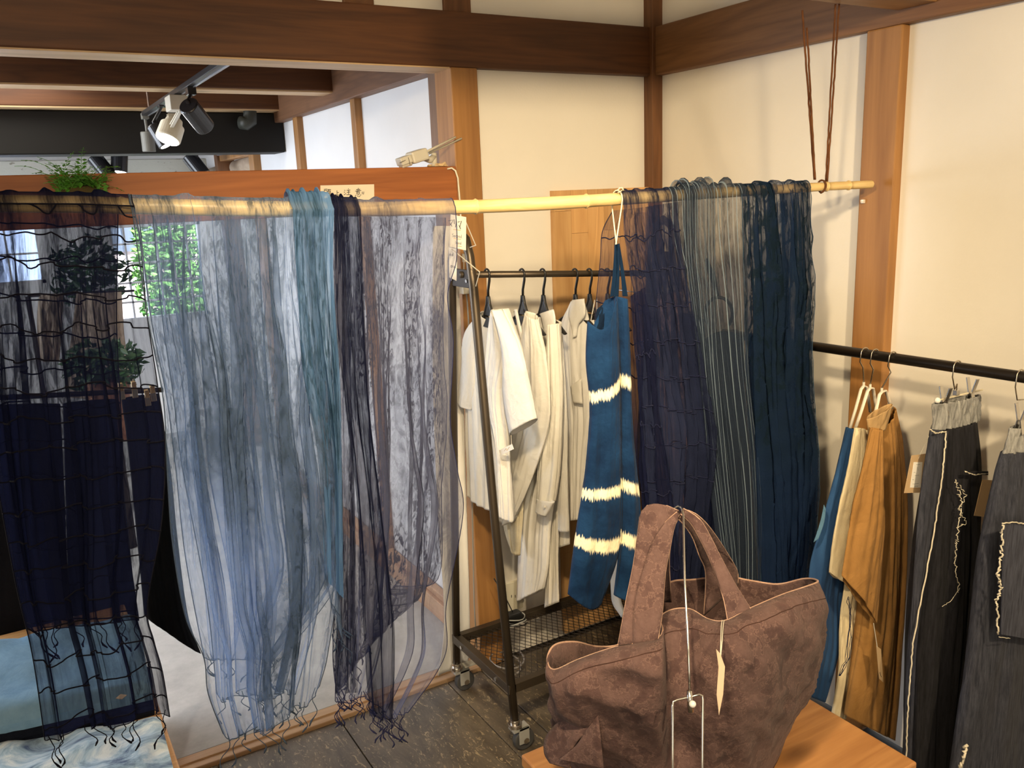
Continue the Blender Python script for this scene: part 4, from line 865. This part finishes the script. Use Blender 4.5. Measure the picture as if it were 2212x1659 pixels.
# handles
def strap(Lp, Rp):
    a = [at(*p) for p in Lp]; b = [at(*p) for p in Rp]; o = ribbon('handle', a, b, BAG, bg, .004, n=30)
    for P in (Lp, Rp):
        pts = resample([(p[0], p[1]) for p in P], 24); m = len(P)
        d = lambda t: P[min(int(t*(m-1)), m-2)][2]*(1-(t*(m-1)-min(int(t*(m-1)), m-2))) + P[min(int(t*(m-1)), m-2)+1][2]*(t*(m-1)-min(int(t*(m-1)), m-2))
        MB().tube([at(q.x, q.y, d(i/23)-.002) for i, q in enumerate(pts)], .0011, 5).build('handle_edge', EDGE, o, smooth=True)
    return o
strap([(1335,1394,1.450),(1352,1300,1.47),(1368,1220,1.50),(1378,1150,1.52),(1384,1110,1.53),(1402,1090,1.54),(1432,1090,1.545),(1466,1103,1.55)],
      [(1420,1384,1.436),(1428,1320,1.46),(1432,1250,1.49),(1437,1190,1.515),(1444,1160,1.53),(1452,1138,1.54),(1458,1125,1.547),(1466,1112,1.552)])
strap([(1366,1392,1.445),(1372,1300,1.462),(1390,1230,1.49),(1410,1170,1.512),(1436,1130,1.53),(1462,1106,1.546)],
      [(1421,1384,1.434),(1431,1320,1.455),(1437,1240,1.485),(1448,1180,1.51),(1456,1140,1.53),(1467,1112,1.546)])
strap([(1622,1316,1.512),(1590,1265,1.525),(1555,1200,1.54),(1535,1160,1.545),(1510,1120,1.55),(1476,1098,1.552)],
      [(1572,1342,1.50),(1562,1290,1.515),(1538,1220,1.535),(1515,1170,1.543),(1492,1130,1.55),(1470,1110,1.556)])
strap([(1594,1262,1.80),(1592,1232,1.78),(1565,1185,1.72),(1530,1135,1.64),(1500,1108,1.59),(1474,1100,1.562)],
      [(1520,1330,1.78),(1524,1240,1.76),(1510,1200,1.71),(1495,1160,1.64),(1478,1135,1.60),(1466,1122,1.565)])
strap([(1400,1300,1.70),(1398,1200,1.66),(1412,1140,1.62),(1440,1105,1.58),(1466,1104,1.562)],
      [(1450,1300,1.72),(1446,1210,1.67),(1452,1160,1.63),(1460,1130,1.59),(1470,1116,1.565)])
tg = empty('price_tag', on(1560, 1345, 'y', on(1560,1345,'x',0).y) if False else at(1560,1345,1.47), 'buff paper tag on a white string hanging on the front of the brown bag', 'tag')
MB().tube([at(1564,1340,1.495), at(1562,1352,1.465), at(1560,1385,1.41), at(1556,1425,1.385)], .0009, 5).build('string', WHTP, tg)
MB().tube([at(1560,1340,1.495), at(1558,1352,1.463), at(1557,1385,1.408), at(1556,1425,1.385)], .0009, 5).build('string', WHTP, tg)
MB().poly([at(1547,1402,1.385), at(1556,1412,1.385), at(1566,1440,1.385), at(1562,1500,1.38), at(1553,1545,1.378), at(1548,1500,1.38), at(1552,1440,1.385)], -_f, .0008).build('card', plain('buff_card', (.66,.50,.36), .8), tg)
# wire bag stand in front
bs = empty('bag_stand', at(1485,1659,1.37), 'chrome wire bag stand with a hook at the top and a white clamp knob', 'stand')
D0 = 1.372
def bsp(x, y, d=D0): return at(x, y, d)
MB().tube([bsp(1455,1118,1.60), bsp(1454,1108,1.60), bsp(1458,1098,1.585), bsp(1466,1093,1.56), bsp(1473,1098,1.54), bsp(1476,1112,1.525), bsp(1479,1250,1.45), bsp(1487,1400,1.40), bsp(1491,1530,D0)], .0020, 8).build('rod', CHROME, bs, smooth=True)
MB().tube([bsp(1489,1492,1.369), bsp(1492,1538,1.369)], .0046, 12).build('clamp_sleeve', CHROME, bs, smooth=True)
MB().ball(bsp(1496,1521,1.360), .0058, 8).build('knob', plain('white_knob', (.88,.86,.84), .25), bs, smooth=True)
def base_pt(x): return on(x, 1700, 'z', ZT_+.003)
zb = on(1485, 1659, 'z', ZT_)
a0, a1 = bsp(1453,1659,1.33), bsp(1517,1659,1.33)
MB().tube([Vector((a0.x, a0.y, ZT_+.004)), a0, bsp(1453,1525,1.366), bsp(1454,1516,1.368), bsp(1462,1512,1.37), bsp(1488,1506,1.37), bsp(1510,1500,1.374), bsp(1517,1503,1.374), bsp(1518,1512,1.373), a1, Vector((a1.x, a1.y, ZT_+.004))], .0021, 8).build('base_wire', CHROME, bs, smooth=True)
# ------------------------------------------------------------------ left display table with folded clothes
ZB_ = .42
da = on(385,1655,'z',ZB_); db = on(265,1308,'z',ZB_); dc = on(0,1365,'z',ZB_)
X1, Y0, Y1 = -1.818, da.y-.25, .335
dt = empty('display_table', (-2.2, -.2, 0), 'golden oak display table at the lower left holding folded indigo clothes', 'table')
OAK = wood('golden_oak', (.50,.255,.085), (.70,.40,.16), 'x', rough=.45, knots=False)
MB().box((-2.75, Y0, ZB_-.03), (X1, Y1, ZB_)).build('tabletop', OAK, dt, bevel=.004)
MB().box((X1-.03, Y0, 0), (X1, Y1, ZB_-.03)).build('side_panel', wood('oak_side', (.50,.255,.085), (.70,.40,.16), 'y', knots=False), dt, bevel=.003)
MB().box((-2.75, Y0, 0), (-2.72, Y1, ZB_-.03)).build('side_panel', OAK, dt)
MB().box((-2.75, Y1-.025, 0), (X1-.03, Y1, ZB_-.03)).build('back_panel', OAK, dt)
def folded(name, label, cat, px, th, mat, layers, seed, z0=ZB_):
    P = [on(x, y, 'z', z0) for x, y in px]; o = empty(name, sum(P, Vector())/4, label, cat); r = random.Random(seed)
    for l in range(layers):
        t = th/layers; g = []; n = 26
        for j in range(n):
            v = j/(n-1); row = []
            for i in range(n):
                u = i/(n-1); p = P[0].lerp(P[1], u).lerp(P[3].lerp(P[2], u), v)
                e = min(min(u, 1-u), min(v, 1-v)); hgt = sqrt(max(0, 1-(1-min(e/.06, 1))**2))
                row.append(p + Vector((0, 0, l*t + .001 + t*(.5+.5*hgt) + .014*noise.noise(Vector((u*4+seed, v*4, l)))*hgt + .010*(.5-abs(noise.noise(Vector((u*3+v*2+seed, v*3-u, l+3)))))*hgt*(1 if layers == 1 else 0) + .004*noise.noise(Vector((u*12, v*3+seed, l)))*hgt)))
            g.append(row)
        bot = [[Vector((p.x, p.y, z0 + l*t + .0008)) for p in row] for row in g]
        mb = MB(); mb.grid(g, lambda u, v: (u, v)); mb.grid(bot)
        edge = lambda G: [G[0][i] for i in range(n)] + [G[j][-1] for j in range(1, n)] + [G[-1][i] for i in range(n-2, -1, -1)] + [G[j][0] for j in range(n-2, 0, -1)]
        mb.grid([edge(bot), edge(g)], closed=True)
        mb.build('folded_layer', mat, o, smooth=True)
    return o
SKY = cloth('sky_blue_jersey', (.20, .34, .47), (.14, .26, .38), ws=6, wrinkle=.9)
folded('folded_sweater', 'near-black folded sweater lying under the light blue tee on the oak table', 'sweater', [(-90,1660),(335,1545),(328,1470),(-60,1560)], .045, cloth('near_black_knit', (.008,.010,.018), streak=True), 3, 3)
lt = folded('folded_tee', 'light blue folded jersey tee with a knotted hem on the oak display table', 'T-shirt', [(-90,1610),(330,1512),(300,1352),(-60,1420)], .040, SKY, 1, 5, z0=ZB_+.046)
def tie():
    t = NT('cloud_tie_dye'); a = t.noise(t.coords((1, 1.8, 1)), 7, 6, .65, 1.0)
    return t.pbr(t.ramp(a, [(.40, (.72, .80, .84)), (.50, (.36, .52, .66)), (.62, (.05, .10, .22))]), .9, bump=a, bs=.4, bd=.02, Sheen_Weight=.2)
folded('folded_cloth', 'white and indigo cloud-pattern tie-dyed cloth folded at the front of the oak table', 'cloth', [(-120,1800),(388,1720),(348,1568),(-60,1640)], .03, tie(), 2, 8)
lb = empty('care_label', on(262,1505,'z',ZB_+.09), 'small beige woven label square on the light blue folded tee', 'label')
q = on(262,1505,'z',ZB_+.092); MB().poly([q+Vector((.0,-.012,0)), q+Vector((.012,0,0)), q+Vector((0,.012,0)), q+Vector((-.012,0,0))], (0,0,1), .001).build('label_cloth', KRAFT, lb)
# garments on a rail behind the left scarf
YG = .40
gr = empty('garment_rail', (-2.0, YG, 0), 'thin dark rail in the doorway carrying clipped dark garments behind the leftmost scarf', 'clothes rail')
ra, rb = on(-60, 862, 'y', YG), on(352, 842, 'y', YG)
MB().tube([ra, rb], .008, 10).build('rail', PIPE, gr); MB().tube([ra, Vector((ra.x, ra.y, .012))], .009, 10).build('upright', PIPE, gr)
for L, R, lab, col, sd in ((([(-70,880),(-60,1100),(-50,1400)]), ([(130,872),(140,1100),(150,1400)]), 'black wrap skirt clipped to the doorway rail at the far left', (.008,.009,.014), 1),
                  (([(136,872),(140,1000),(150,1330)]), ([(250,862),(262,1000),(296,1330)]), 'deep navy skirt clipped to the doorway rail, left of the pale gap', (.012,.018,.040), 2),
                  (([(262,862),(280,1000),(312,1330)]), ([(342,850),(368,1010),(384,1170),(406,1330),(434,1412)]), 'near-black flared garment clipped at the right end of the doorway rail', (.006,.008,.012), 3)):
    s = empty('clipped_skirt', on(L[0][0], L[0][1], 'y', YG), lab, 'skirt')
    shell('body', L, R, PY(YG), ZY, .02, cloth('dark_skirt_%d' % sd, col, streak=True), s, 600+sd, 4, .008)
for x, y in ((262,842),(290,838),(318,856),(330,846)):
    c = empty('skirt_clip', on(x, y, 'y', YG-.02), 'brassy metal clip on the doorway rail', 'clip', 'clips on the doorway rail'); c['label'] = {262: 'leftmost brassy clip of the four on the doorway rail', 290: 'second brassy clip from the left on the doorway rail', 318: 'third brassy clip on the doorway rail, hanging lowest', 330: 'rightmost brassy clip on the doorway rail'}[x]
    q = on(x, y, 'y', YG-.03); m = MB(); m.beam(q+Vector((0,-.012,.02)), q+Vector((0,-.003,-.004)), .012, .003); m.beam(q+Vector((0,.012,.02)), q+Vector((0,.003,-.004)), .012, .003); m.beam(q, q-Vector((0,0,.03)), .016, .004, up=Vector((0,1,0))); m.build('jaws', plain('brass_clip', (.75,.58,.34), .25, 1), c, bevel=.001)
# pale clothes, plants further back
BEI = cloth('beige_linen', (.52, .42, .32), (.42, .33, .25))
for L, R, lab, sd in (([(165,634),(150,760),(140,860)], [(262,630),(272,750),(300,860)], 'beige linen coat hanging in the back room, seen through the leftmost scarf', 1), ([(85,636),(80,690),(84,780)], [(138,634),(134,690),(128,780)], 'narrow beige shirt hanging left of the linen coat in the back room', 2)):
    s = empty('linen_coat', on(*L[0], 'y', 2.6), lab, 'coat'); shell('body', L, R, PY(2.6), ZY, .02, BEI, s, 640+sd, 4, .02)
a, b = on(60, 640, 'y', 2.6), on(290, 628, 'y', 2.6)
s = empty('coat_rail', (a+b)/2, 'dark rail carrying the beige linen clothes in the back room', 'clothes rail'); MB().tube([a, b], .006, 8).build('rail', PIPE, s); MB().tube([a, Vector((a.x, a.y, .012))], .012, 8).build('upright', PIPE, s)
DLEAF = plain('dark_green_leaf', (.035, .10, .025), .4)
for (px, py, y, R3, lab) in ((195, 590, 3.1, (.22,.15,.22), 'dark leafy plant on a stand in front of the far window'), (225, 790, 1.9, (.18,.14,.13), 'bushy green potted plant low down behind the clipped skirts')):
    c = on(px, py, 'y', y); s = empty('potted_plant', (c.x, c.y, .012), lab, 'plant'); m = MB(); leaves(m, c, R3, 420, .035, random.Random(px)); m.build('foliage', DLEAF, s)['kind'] = 'stuff'
    MB().tube([(c.x, c.y, c.z-R3[2]-.22), (c.x, c.y, c.z-R3[2]*.5)], [.07, .10], 16).build('pot', plain('terracotta', (.35,.16,.09), .8), s); MB().tube([(c.x, c.y, .012), (c.x, c.y, c.z-R3[2]-.22)], .03, 10).build('pot_stand', STEELD, s)
# fern on the lintel
def frond(c, rnd, mb, ln):
    a = rnd.uniform(0, 2*pi); up = rnd.uniform(.6, 2.2); p = Vector(c); d = Vector((cos(a), sin(a)*.5, up)).normalized(); side = d.cross(Vector((0,0,1))).normalized(); n = 9
    for k in range(n):
        q = p + d*(ln/n); d = (d + Vector((0, 0, -.15))).normalized(); mb.tube([p, q], .0006, 3, cap=False); s = .009*(1-k/n*.6)*rnd.uniform(.7, 1.3)
        for sg in (1, -1):
            w = (side*sg + d*.35 + Vector((0,0,rnd.uniform(-.3,.3)))).normalized(); e = w.cross(d).normalized(); t_ = p + w*s*1.8
            mb.add([p+w*.001, p+w*s*.9+d*s*.6, t_, p+w*s*.9-d*s*.6], [(0,1,2,3)])
        p = q
c = on(172, 402, 'y', -.05); fr = empty('hanging_fern', c, 'small bright green maidenhair fern tucked on the red-brown lintel at upper left', 'plant')
rnd = random.Random(12); m = MB()
for _ in range(46): frond(c + Vector((rnd.uniform(-.045,.045), rnd.uniform(-.015,.01), rnd.uniform(-.02,.01))), rnd, m, rnd.uniform(.05,.11))
m.build('fronds', plain('fern_green', (.10, .30, .035), .45), fr)['kind'] = 'stuff'
m = MB(); m.ball(c - Vector((0,.005,.022)), .034, 10, (1.4,.6,.7)); m.build('moss_ball', cloth('brown_moss', (.05,.055,.018), (.10,.06,.025)), fr, smooth=True)
# ------------------------------------------------------------------ signs
def bil(q):
    a, b, c, d = q
    return lambda x, y: (a.lerp(b, x)).lerp(d.lerp(c, x), 1-y)
yl = -.0315
sg = empty('paper_sign', on(750, 420, 'y', yl), 'cream paper sign with a handwritten Japanese head-clearance warning, taped to the lintel', 'sign')
pf = PY(yl); MB().poly([pf(692,400.5), pf(808,398), pf(809,462), pf(692,462)], ZY, .0006).build('paper', plain('cream_paper', (.84,.76,.60), .8), sg)
pf = PY(yl-.0008)
K1 = [[(.05,.93),(.48,.97)],[(.08,.8),(.08,.5),(.45,.5),(.47,.8),(.08,.8)],[(.14,.42),(.2,.24)],[(.42,.44),(.34,.26)],[(0,.12),(.52,.22)],[(.52,.93),(1.02,.9)],[(.76,.9),(.7,.78)],[(.58,.76),(.58,.3),(.95,.3),(.95,.76),(.58,.76)],[(.58,.61),(.95,.61)],[(.58,.45),(.95,.45)],[(.68,.26),(.56,.0)],[(.84,.26),(1.0,.1)]]
K2 = [[(.42,1),(.42,.1)],[(.44,.58),(.8,.6)],[(0,.06),(1,.12)]]
K3 = [[(.05,.78),(.18,.68)],[(0,.5),(.14,.42)],[(0,.02),(.28,.25)],[(.62,1.02),(.7,.9)],[(.4,.74),(.95,.78)],[(.68,.78),(.68,.08)],[(.44,.44),(.92,.48)],[(.36,.06),(1,.1)]]
K4 = [[(.48,1.06),(.5,.92)],[(.18,.85),(.8,.9)],[(.34,.84),(.4,.74)],[(.66,.86),(.6,.74)],[(.02,.66),(.98,.74)],[(.26,.6),(.26,.3),(.72,.3),(.74,.6),(.26,.6)],[(.26,.45),(.72,.46)],[(.12,.2),(.02,.0)],[(.32,.2),(.36,.02),(.7,-.02),(.82,.12)],[(.5,.24),(.56,.14)],[(.86,.26),(.96,.14)]]
K5 = [[(.1,1),(.15,0)],[(.9,1),(.7,-.1)]]
m = MB()
for K, (x0, y0, x1, y1) in ((K1, (699,408,714.5,424.5)), (K2, (723.5,411.5,734,422.5)), (K3, (743,407.5,757.5,421.5)), (K4, (767,407,780.5,424.5)), (K5, (782,414,786.5,419.5))):
    text_strokes(K, lambda x, y: pf(x0+(x1-x0)*x, y1-(y1-y0)*y), .0008, Vector((0,0,0)), m)
m.build('lettering', INK, sg)
y2_ = -.365
sg = empty('shop_sign', on(990, 500, 'y', y2_), 'white card hand-lettered with black kana and second hand, underlined in orange', 'sign')
pf = PY(y2_); MB().poly([pf(973.5,463), pf(1007,469), pf(1006.5,541), pf(970.5,533)], ZY, .0006).build('card', PAPER, sg)
pf = PY(y2_-.0009); m = MB()
MA = [[(0,.8),(1,.92),(.45,.2)],[(.3,.45),(.75,0)]]
for K, (x0, y0, x1, y1) in ((MA, (968.5,474,979,489)), ([[(0,.95),(.1,.25)],[(1,1),(.9,.2),(.6,-.2)]], (981,473,985.5,488)), (MA, (989,476,997,495))):
    text_strokes(K, lambda x, y: pf(x0+(x1-x0)*x, y1-(y1-y0)*y), .0009, Vector((0,0,0)), m)
LET = {'S': [[(1,.9),(.4,1),(.1,.75),(.9,.35),(.6,0),(0,.08)]], 'e': [[(.1,.3),(.9,.35),(.6,.6),(.1,.35),(.3,0),(.9,.08)]], 'c': [[(.9,.55),(.3,.6),(.1,.2),(.9,.05)]], 'o': [[(.5,.6),(.1,.3),(.5,0),(.9,.3),(.5,.6)]],
       'n': [[(.1,.6),(.1,0)],[(.1,.45),(.6,.6),(.85,0)]], 'd': [[(.9,1),(.85,0)],[(.85,.5),(.2,.5),(.2,.05),(.85,.1)]], 'h': [[(.1,1),(.1,0)],[(.1,.45),(.6,.55),(.85,0)]], 'a': [[(.85,.6),(.2,.5),(.2,.05),(.85,.15)],[(.85,.6),(.9,0)]], '.': [[(.3,.05),(.45,.05)]]}
def word(w, x0, y0, dx, h, sl, pf, m, r=.00045):
    for i, ch in enumerate(w): text_strokes(LET[ch], lambda x, y: pf(x0+dx*(i+x*.78), y0+sl*dx*i-h*y), r, Vector((0,0,0)), m)
word('Second.', 977, 512, 3.4, 7.5, .14, pf, m); word('hand', 984.5, 527.5, 3.1, 7, .12, pf, m)
m.build('lettering', INK, sg)
m = MB()
for a, b in (((979,495.5),(995,497.5)), ((980,514.5),(996,517.5)), ((986,531),(997,532.5))): m.tube([pf(*a), pf(*b)], .0007, 5)
m.build('underline', ORANGE, sg)
sg = empty('shop_sign', on(980, 570, 'y', y2_+.005), 'second white card below the kana sign, its writing half hidden by the scarf', 'sign')
pf = PY(y2_+.004); MB().poly([pf(969.5,532), pf(987,537), pf(986,607), pf(970.5,599)], ZY, .0006).build('card', plain('bluish_paper', (.80,.80,.82), .8), sg)
pf = PY(y2_+.003); m = MB(); word('nd', 971, 553, 4.6, 8, .1, pf, m, .0006); word('and', 973, 578, 4.0, 8, .12, pf, m, .0006); m.build('lettering', INK, sg)
MB().tube([on(975, 537, 'y', y2_+.003), Vector((XL, -.355, 1.40)), Vector((XL, -.329, 1.36))], .0014, 6).build('tie', plain('card_tie', (.7,.66,.55), .7), sg)
_s1 = [o for o in bpy.data.objects if o.name == 'shop_sign'][0]
MB().tube([on(1003, 472, 'y', y2_), Vector((XL, -.34, 1.47)), Vector((XL, -.30, 1.462))], .0014, 6).build('tie', plain('card_tie_b', (.7,.66,.55), .7), _s1)
# ------------------------------------------------------------------ security camera on the lintel and its cable
c0 = on(905, 350, 'y', -.015); sc_ = empty('security_camera', on(940, 366, 'y', -.012), 'white outdoor security camera with two aerials, taped on the lintel by the post', 'camera')
CW = plain('white_camera_shell', (.62, .58, .48), .4)
ca, cb = on(868, 348, 'y', -.02), on(922, 336, 'y', -.01); ax = (cb-ca).normalized(); upv = Vector((0,-1,0)).cross(ax); upv = upv if upv.z > 0 else -upv
m = MB(); m.beam(on(861,351,'y',-.02), on(884,342.5,'y',-.02), .040, .022, up=upv); m.build('sun_hood', CW, sc_, bevel=.003)
m = MB(); m.beam(on(884,343,'y',-.02), on(919,332,'y',-.018), .046, .034, up=upv); m.build('body', CW, sc_, bevel=.006)
m = MB(); m.beam(on(864,357,'y',-.02), on(886,350,'y',-.02), .030, .020, up=upv); m.build('lens_barrel', plain('beige_shell', (.52,.46,.38), .4), sc_, bevel=.004)
m = MB(); m.beam(on(863,352,'y',-.042), on(876,346,'y',-.042), .001, .0016, up=upv); m.beam(on(882,340,'y',-.0445), on(886,356,'y',-.0445), .0012, .0012, up=upv); m.build('vent_slot', plain('dark_slot', (.14,.12,.10), .6), sc_)
for k, (a, b) in enumerate((((915,331),(984,296)), ((926,331),(997,299)))):
    MB().tube([on(*a,'y',-.035+.03*k), on(*a,'y',-.035+.03*k).lerp(on(*b,'y',-.035+.03*k), .12), on(*b,'y',-.035+.03*k)], [.0048, .0036, .0030], 10).build('aerial', CW, sc_, smooth=True)
MB().tube([on(916,342,'y',-.01), on(928,346,'y',-.005), on(938,338,'y',-.0)], [.008,.010,.009], 12).build('swivel_joint', CW, sc_, smooth=True)
MB().tube([on(938,362,'y',0), on(937,330,'y',0)], [.0095,.0085], 16).build('mount_post', CW, sc_, smooth=True)
m = MB(); m.ball(on(946,364,'y',0), .027, 10, (1.25,.8,.55))
for i, v in enumerate(m.v): m.v[i] = v + Vector((noise.noise(v*90), noise.noise(v*90+Vector((5,0,0))), noise.noise(v*90+Vector((0,5,0)))))*.012
m.v = [Vector((v.x, v.y, max(v.z, 1.6885))) for v in m.v]
m.build('masking_tape', plain('crumpled_tape', (.62,.44,.24), .7), sc_)
cb_ = empty('power_cable', on(985, 380, 'y', -.04), 'white power cable running from the security camera down the post to a plug', 'cable')
MB().tube([on(966,365,'y',-.03), on(976,363,'y',-.036), on(984,369,'y',-.042), on(989,385,'y',-.045), on(993,430,'y',-.045), on(996,480,'y',-.05), on(1003,545,'y',-.05)], .0026, 8).build('flex', plain('cream_flex', (.80,.76,.62), .5), cb_, smooth=True)
MB().tube([on(1002,548,'y',-.05), on(1003,566,'y',-.05)], .0058, 10).build('connector', WHTP, cb_)
MB().tube([on(1002,566,'y',-.05), on(1002,596,'y',-.06), on(1006,602,'y',-.08), on(1014,604,'y',-.1)], .0020, 8).build('flex', WHTP, cb_, smooth=True)
MB().box(on(997,618,'y',-.08)-Vector((0,.01,.0)), on(1014,632,'y',-.06)).build('plug_block', WHTP, cb_, bevel=.002)
MB().tube([on(1007,632,'y',-.07), on(1009,648,'y',-.07), on(1012,690,'y',-.08), on(1014,760,'y',-.07), on(1018,1000,'y',-.05), on(1024,1300,'y',-.04), on(1030,1400,'y',-.04)], .0022, 8).build('flex', GRYP, cb_, smooth=True)
ad = empty('power_adapter', on(1108, 1322, 'y', -.12), 'black power adapter with coiled grey leads resting on the rack\'s mesh shelf', 'adapter')
zz = .216; c = on(1108, 1332, 'z', zz+.02)
MB().box(c-Vector((.028,.018,.018)), c+Vector((.028,.018,.016))).build('case', BLKP, ad, bevel=.006)
for k in range(4):
    MB().tube([c + Vector((.036*cos(a+k), -.026+.022*sin(a+k)+.004*k, -.012+.005*k+.004*sin(a*2))) for a in [i*.45 for i in range(14)]], .0020, 6).build('lead', GRYP if k % 2 else BLKP, ad, smooth=True)
MB().tube([c+Vector((0,0,.016)), c+Vector((-.012,.02,.06)), c+Vector((-.04,.045,.13))], .0018, 6).build('lead', BLKP, ad, smooth=True)
ex = empty('extension_lead', on(1090,1440,'z',.0), 'looped dark extension lead lying under the mesh shelf', 'cable'); c = on(1085,1450,'z',.01)
MB().tube([c + Vector((.05*cos(a)+.002*a, .07*sin(a), .004+.0035*a)) for a in [i*.35 for i in range(40)]], .003, 6).build('lead', plain('grey_lead', (.30,.28,.27), .4), ex, smooth=True)
sk = empty('wall_socket', on(1108, 1290, 'y', .03), 'cream wall socket low on the back wall behind the rack', 'socket'); MB().box(on(1092,1262,'y',.022), on(1128,1310,'y',.03)).build('cover_plate', plain('socket_cream', (.70,.66,.52), .5), sk, bevel=.002)
m = MB(); 
for dx in (-5, 3):
    q = on(1110+dx, 1288, 'y', .0215); m.box(q-Vector((.001,.0005,.005)), q+Vector((.001,.0005,.005)))
m.build('slot', BLKP, sk)
# hook and marks on the right wall and post
hk = empty('wall_hook', on(1864, 435, 'x', 0), 'tiny clear hook on the right-hand wooden post below the pole', 'hook'); q = on(1864, 435, 'x', -.004); MB().box(q-Vector((.003,.005,.005)), q+Vector((.004,.005,.005))).build('base', plain('clear_plastic', (.75,.70,.6), .2), hk, bevel=.001)
MB().tube([q, q+Vector((-.008,0,-.002)), q+Vector((-.009,0,.004))], .0014, 6).build('prong', plain('clear_prong', (.75,.70,.6), .2), hk)
# ------------------------------------------------------------------ track lights of the back room
XT = -1.357
tr = empty('track_rail', (XT, 1.05, 2.0), 'dark lighting track running back under the joists at upper left', 'lighting track')
MB().box((XT-.017, .22, 1.992), (XT+.017, 1.76, 2.010)).build('channel', plain('black_track', (.03,.03,.032), .35, .3), tr, bevel=.002)
MB().box((XT+.004, .25, 1.9895), (XT+.010, 1.74, 1.992)).build('conductor_strip', plain('aluminium_strip', (.55,.55,.58), .3, .8), tr)
for y in (.4, 1.62): MB().tube([(XT-.005, y, 2.01), (XT-.005, y, 2.22)], .004, 8).build('suspension_rod', CHROME, tr)
LAMPC = glow('lit_lens', (1, .97, .92), 14)
def can_light(name, label, p, d, mat, r, ln, stem=.05, lit=True, top=None):
    """cylinder spotlight: p is the middle of its body, d the way it shines"""
    d = Vector(d).normalized(); p = Vector(p); o = empty(name, p, label, 'spotlight')
    a, b = p-d*ln/2, p+d*ln/2
    MB().tube([a, a+d*.004, b-d*.002, b], [r*.9, r, r, r*.94], 24).build('lamp_head', mat, o, smooth=False, bevel=.001)
    if lit: MB().disc(b+d*.0005, d, r*.80, .002, 24).build('lens', LAMPC, o)
    t_ = Vector(top) if top else a + Vector((0, 0, stem)); MB().tube([a+d*ln*.15, a+Vector((0,0,.01)), t_], .006, 10).build('stem', mat, o)
    MB().box(t_-Vector((.014,.022,.004)), t_+Vector((.014,.022,.022))).build('track_adapter', mat, o, bevel=.002)
    return o
GB = plain('gloss_black_can', (.018,.018,.020), .25); GC = plain('grey_green_can', (.16,.16,.14), .5)
p = on(425, 251, 'x', XT); can_light('track_spotlight', 'gloss black cylinder spotlight right of the white one, tilted down right', p, on(455,288,'x',XT+.1)-on(398,215,'x',XT), GB, .033, .11, top=on(413,203,'x',XT))
p = on(320, 306, 'x', XT); can_light('track_spotlight', 'grey cylinder spotlight hanging straight down at the near end of the track', p, (0,.05,-1), GC, .028, .085, lit=False, top=(p.x, p.y, 1.985))
p = on(346, 292, 'x', XT-.02); can_light('track_spotlight', 'black spotlight half hidden behind the white one', p, Vector((.35,-.2,-.8)), GB, .03, .09, top=(XT, p.y, 1.99))
for (px, py, y, lab) in ((221, 362, 3.08, 'lit black spotlight beyond the fern, farther one'), (258, 345, 3.08, 'black spotlight just right of the fern, under the black beam'), (424, 358, 3.08, 'slim black spotlight by the far doorway, tilted down right')):
    p = on(px, py, 'y', y); can_light('track_spotlight', lab, p, Vector((.45,-.35,-.8)) if px != 258 else Vector((-.15,-.1,-.9)), GB, .045, .14, top=(p.x, p.y, 1.878))
# white box spotlight
yb_ = on(385, 215, 'x', XT).y; ws = empty('track_spotlight', (XT, yb_, 1.95), 'cream-white lit spotlight with a square driver box, brightest on the track', 'spotlight')
MB().box((XT-.038, yb_-.05, 1.938), (XT+.038, yb_+.05, 1.99)).build('driver_box', plain('cream_driver', (.60,.56,.46), .45), ws, bevel=.003)
hc = on(368, 285, 'x', XT); dd = Vector((-.42, -.28, -.82)).normalized()
e = Vector((0,1,0)).cross(dd).normalized()
for s_ in (-1, 1): MB().beam(Vector((XT, yb_+s_*.022, 1.938)), hc + Vector((0, s_*.036, .012)), .012, .004, up=Vector((0,1,0))).build('yoke_arm', WHTP, ws)
MB().tube([hc-dd*.055, hc-dd*.03, hc-dd*.028, hc+dd*.03, hc+dd*.034], [.030, .036, .045, .047, .044], 28).build('lamp_head', plain('cream_head', (.66,.60,.46), .4), ws, smooth=False, bevel=.0015)
MB().disc(hc+dd*.0345, dd, .041, .002, 28).build('lens', glow('bright_lens', (1,.98,.95), 30), ws)
for k in range(5): MB().box(hc-dd*.045+Vector((-.02,-.02+.01*k-.001,-.004)), hc-dd*.045+Vector((.02,-.02+.01*k+.001,.03))).build('cooling_fin', plain('cream_fin', (.62,.57,.45), .4), ws)
spot('track_spot_beam', hc+dd*.05, hc+dd*2, 25, (1,.95,.85), 70, .6, .04)
# pipe elbow on the black beam
pe = empty('pipe_elbow', on(540, 250, 'y', 1.93), 'dark green-grey duct pipe bending into the top of the black beam', 'pipe'); a = on(541, 203, 'y', 1.90); b = on(541, 255, 'y', 1.90)
m = MB(); m.tube([Vector((b.x, b.y, 2.21)), Vector((b.x, b.y, b.z+.02)), b-Vector((.004,0,.014)), b-Vector((.022,0,.024)), b-Vector((.045,-.02,.02))], [.031,.031,.033,.033,.030], 20); m.build('duct', plain('dark_duct', (.035,.038,.03), .5), pe, smooth=True)
# beige roll and curtain in the far side opening
rl = empty('fabric_roll', on(490, 365, 'x', -.5), 'beige fabric roll on a metal tube glimpsed through the far side opening', 'fabric roll')
a, b = on(548, 352, 'x', -.62), on(440, 382, 'x', -.62); MB().tube([a, b], .045, 18).build('cloth_roll', BEI, rl, smooth=True); MB().tube([a+(a-b).normalized()*.06, b], .018, 12).build('tube', CHROME, rl)
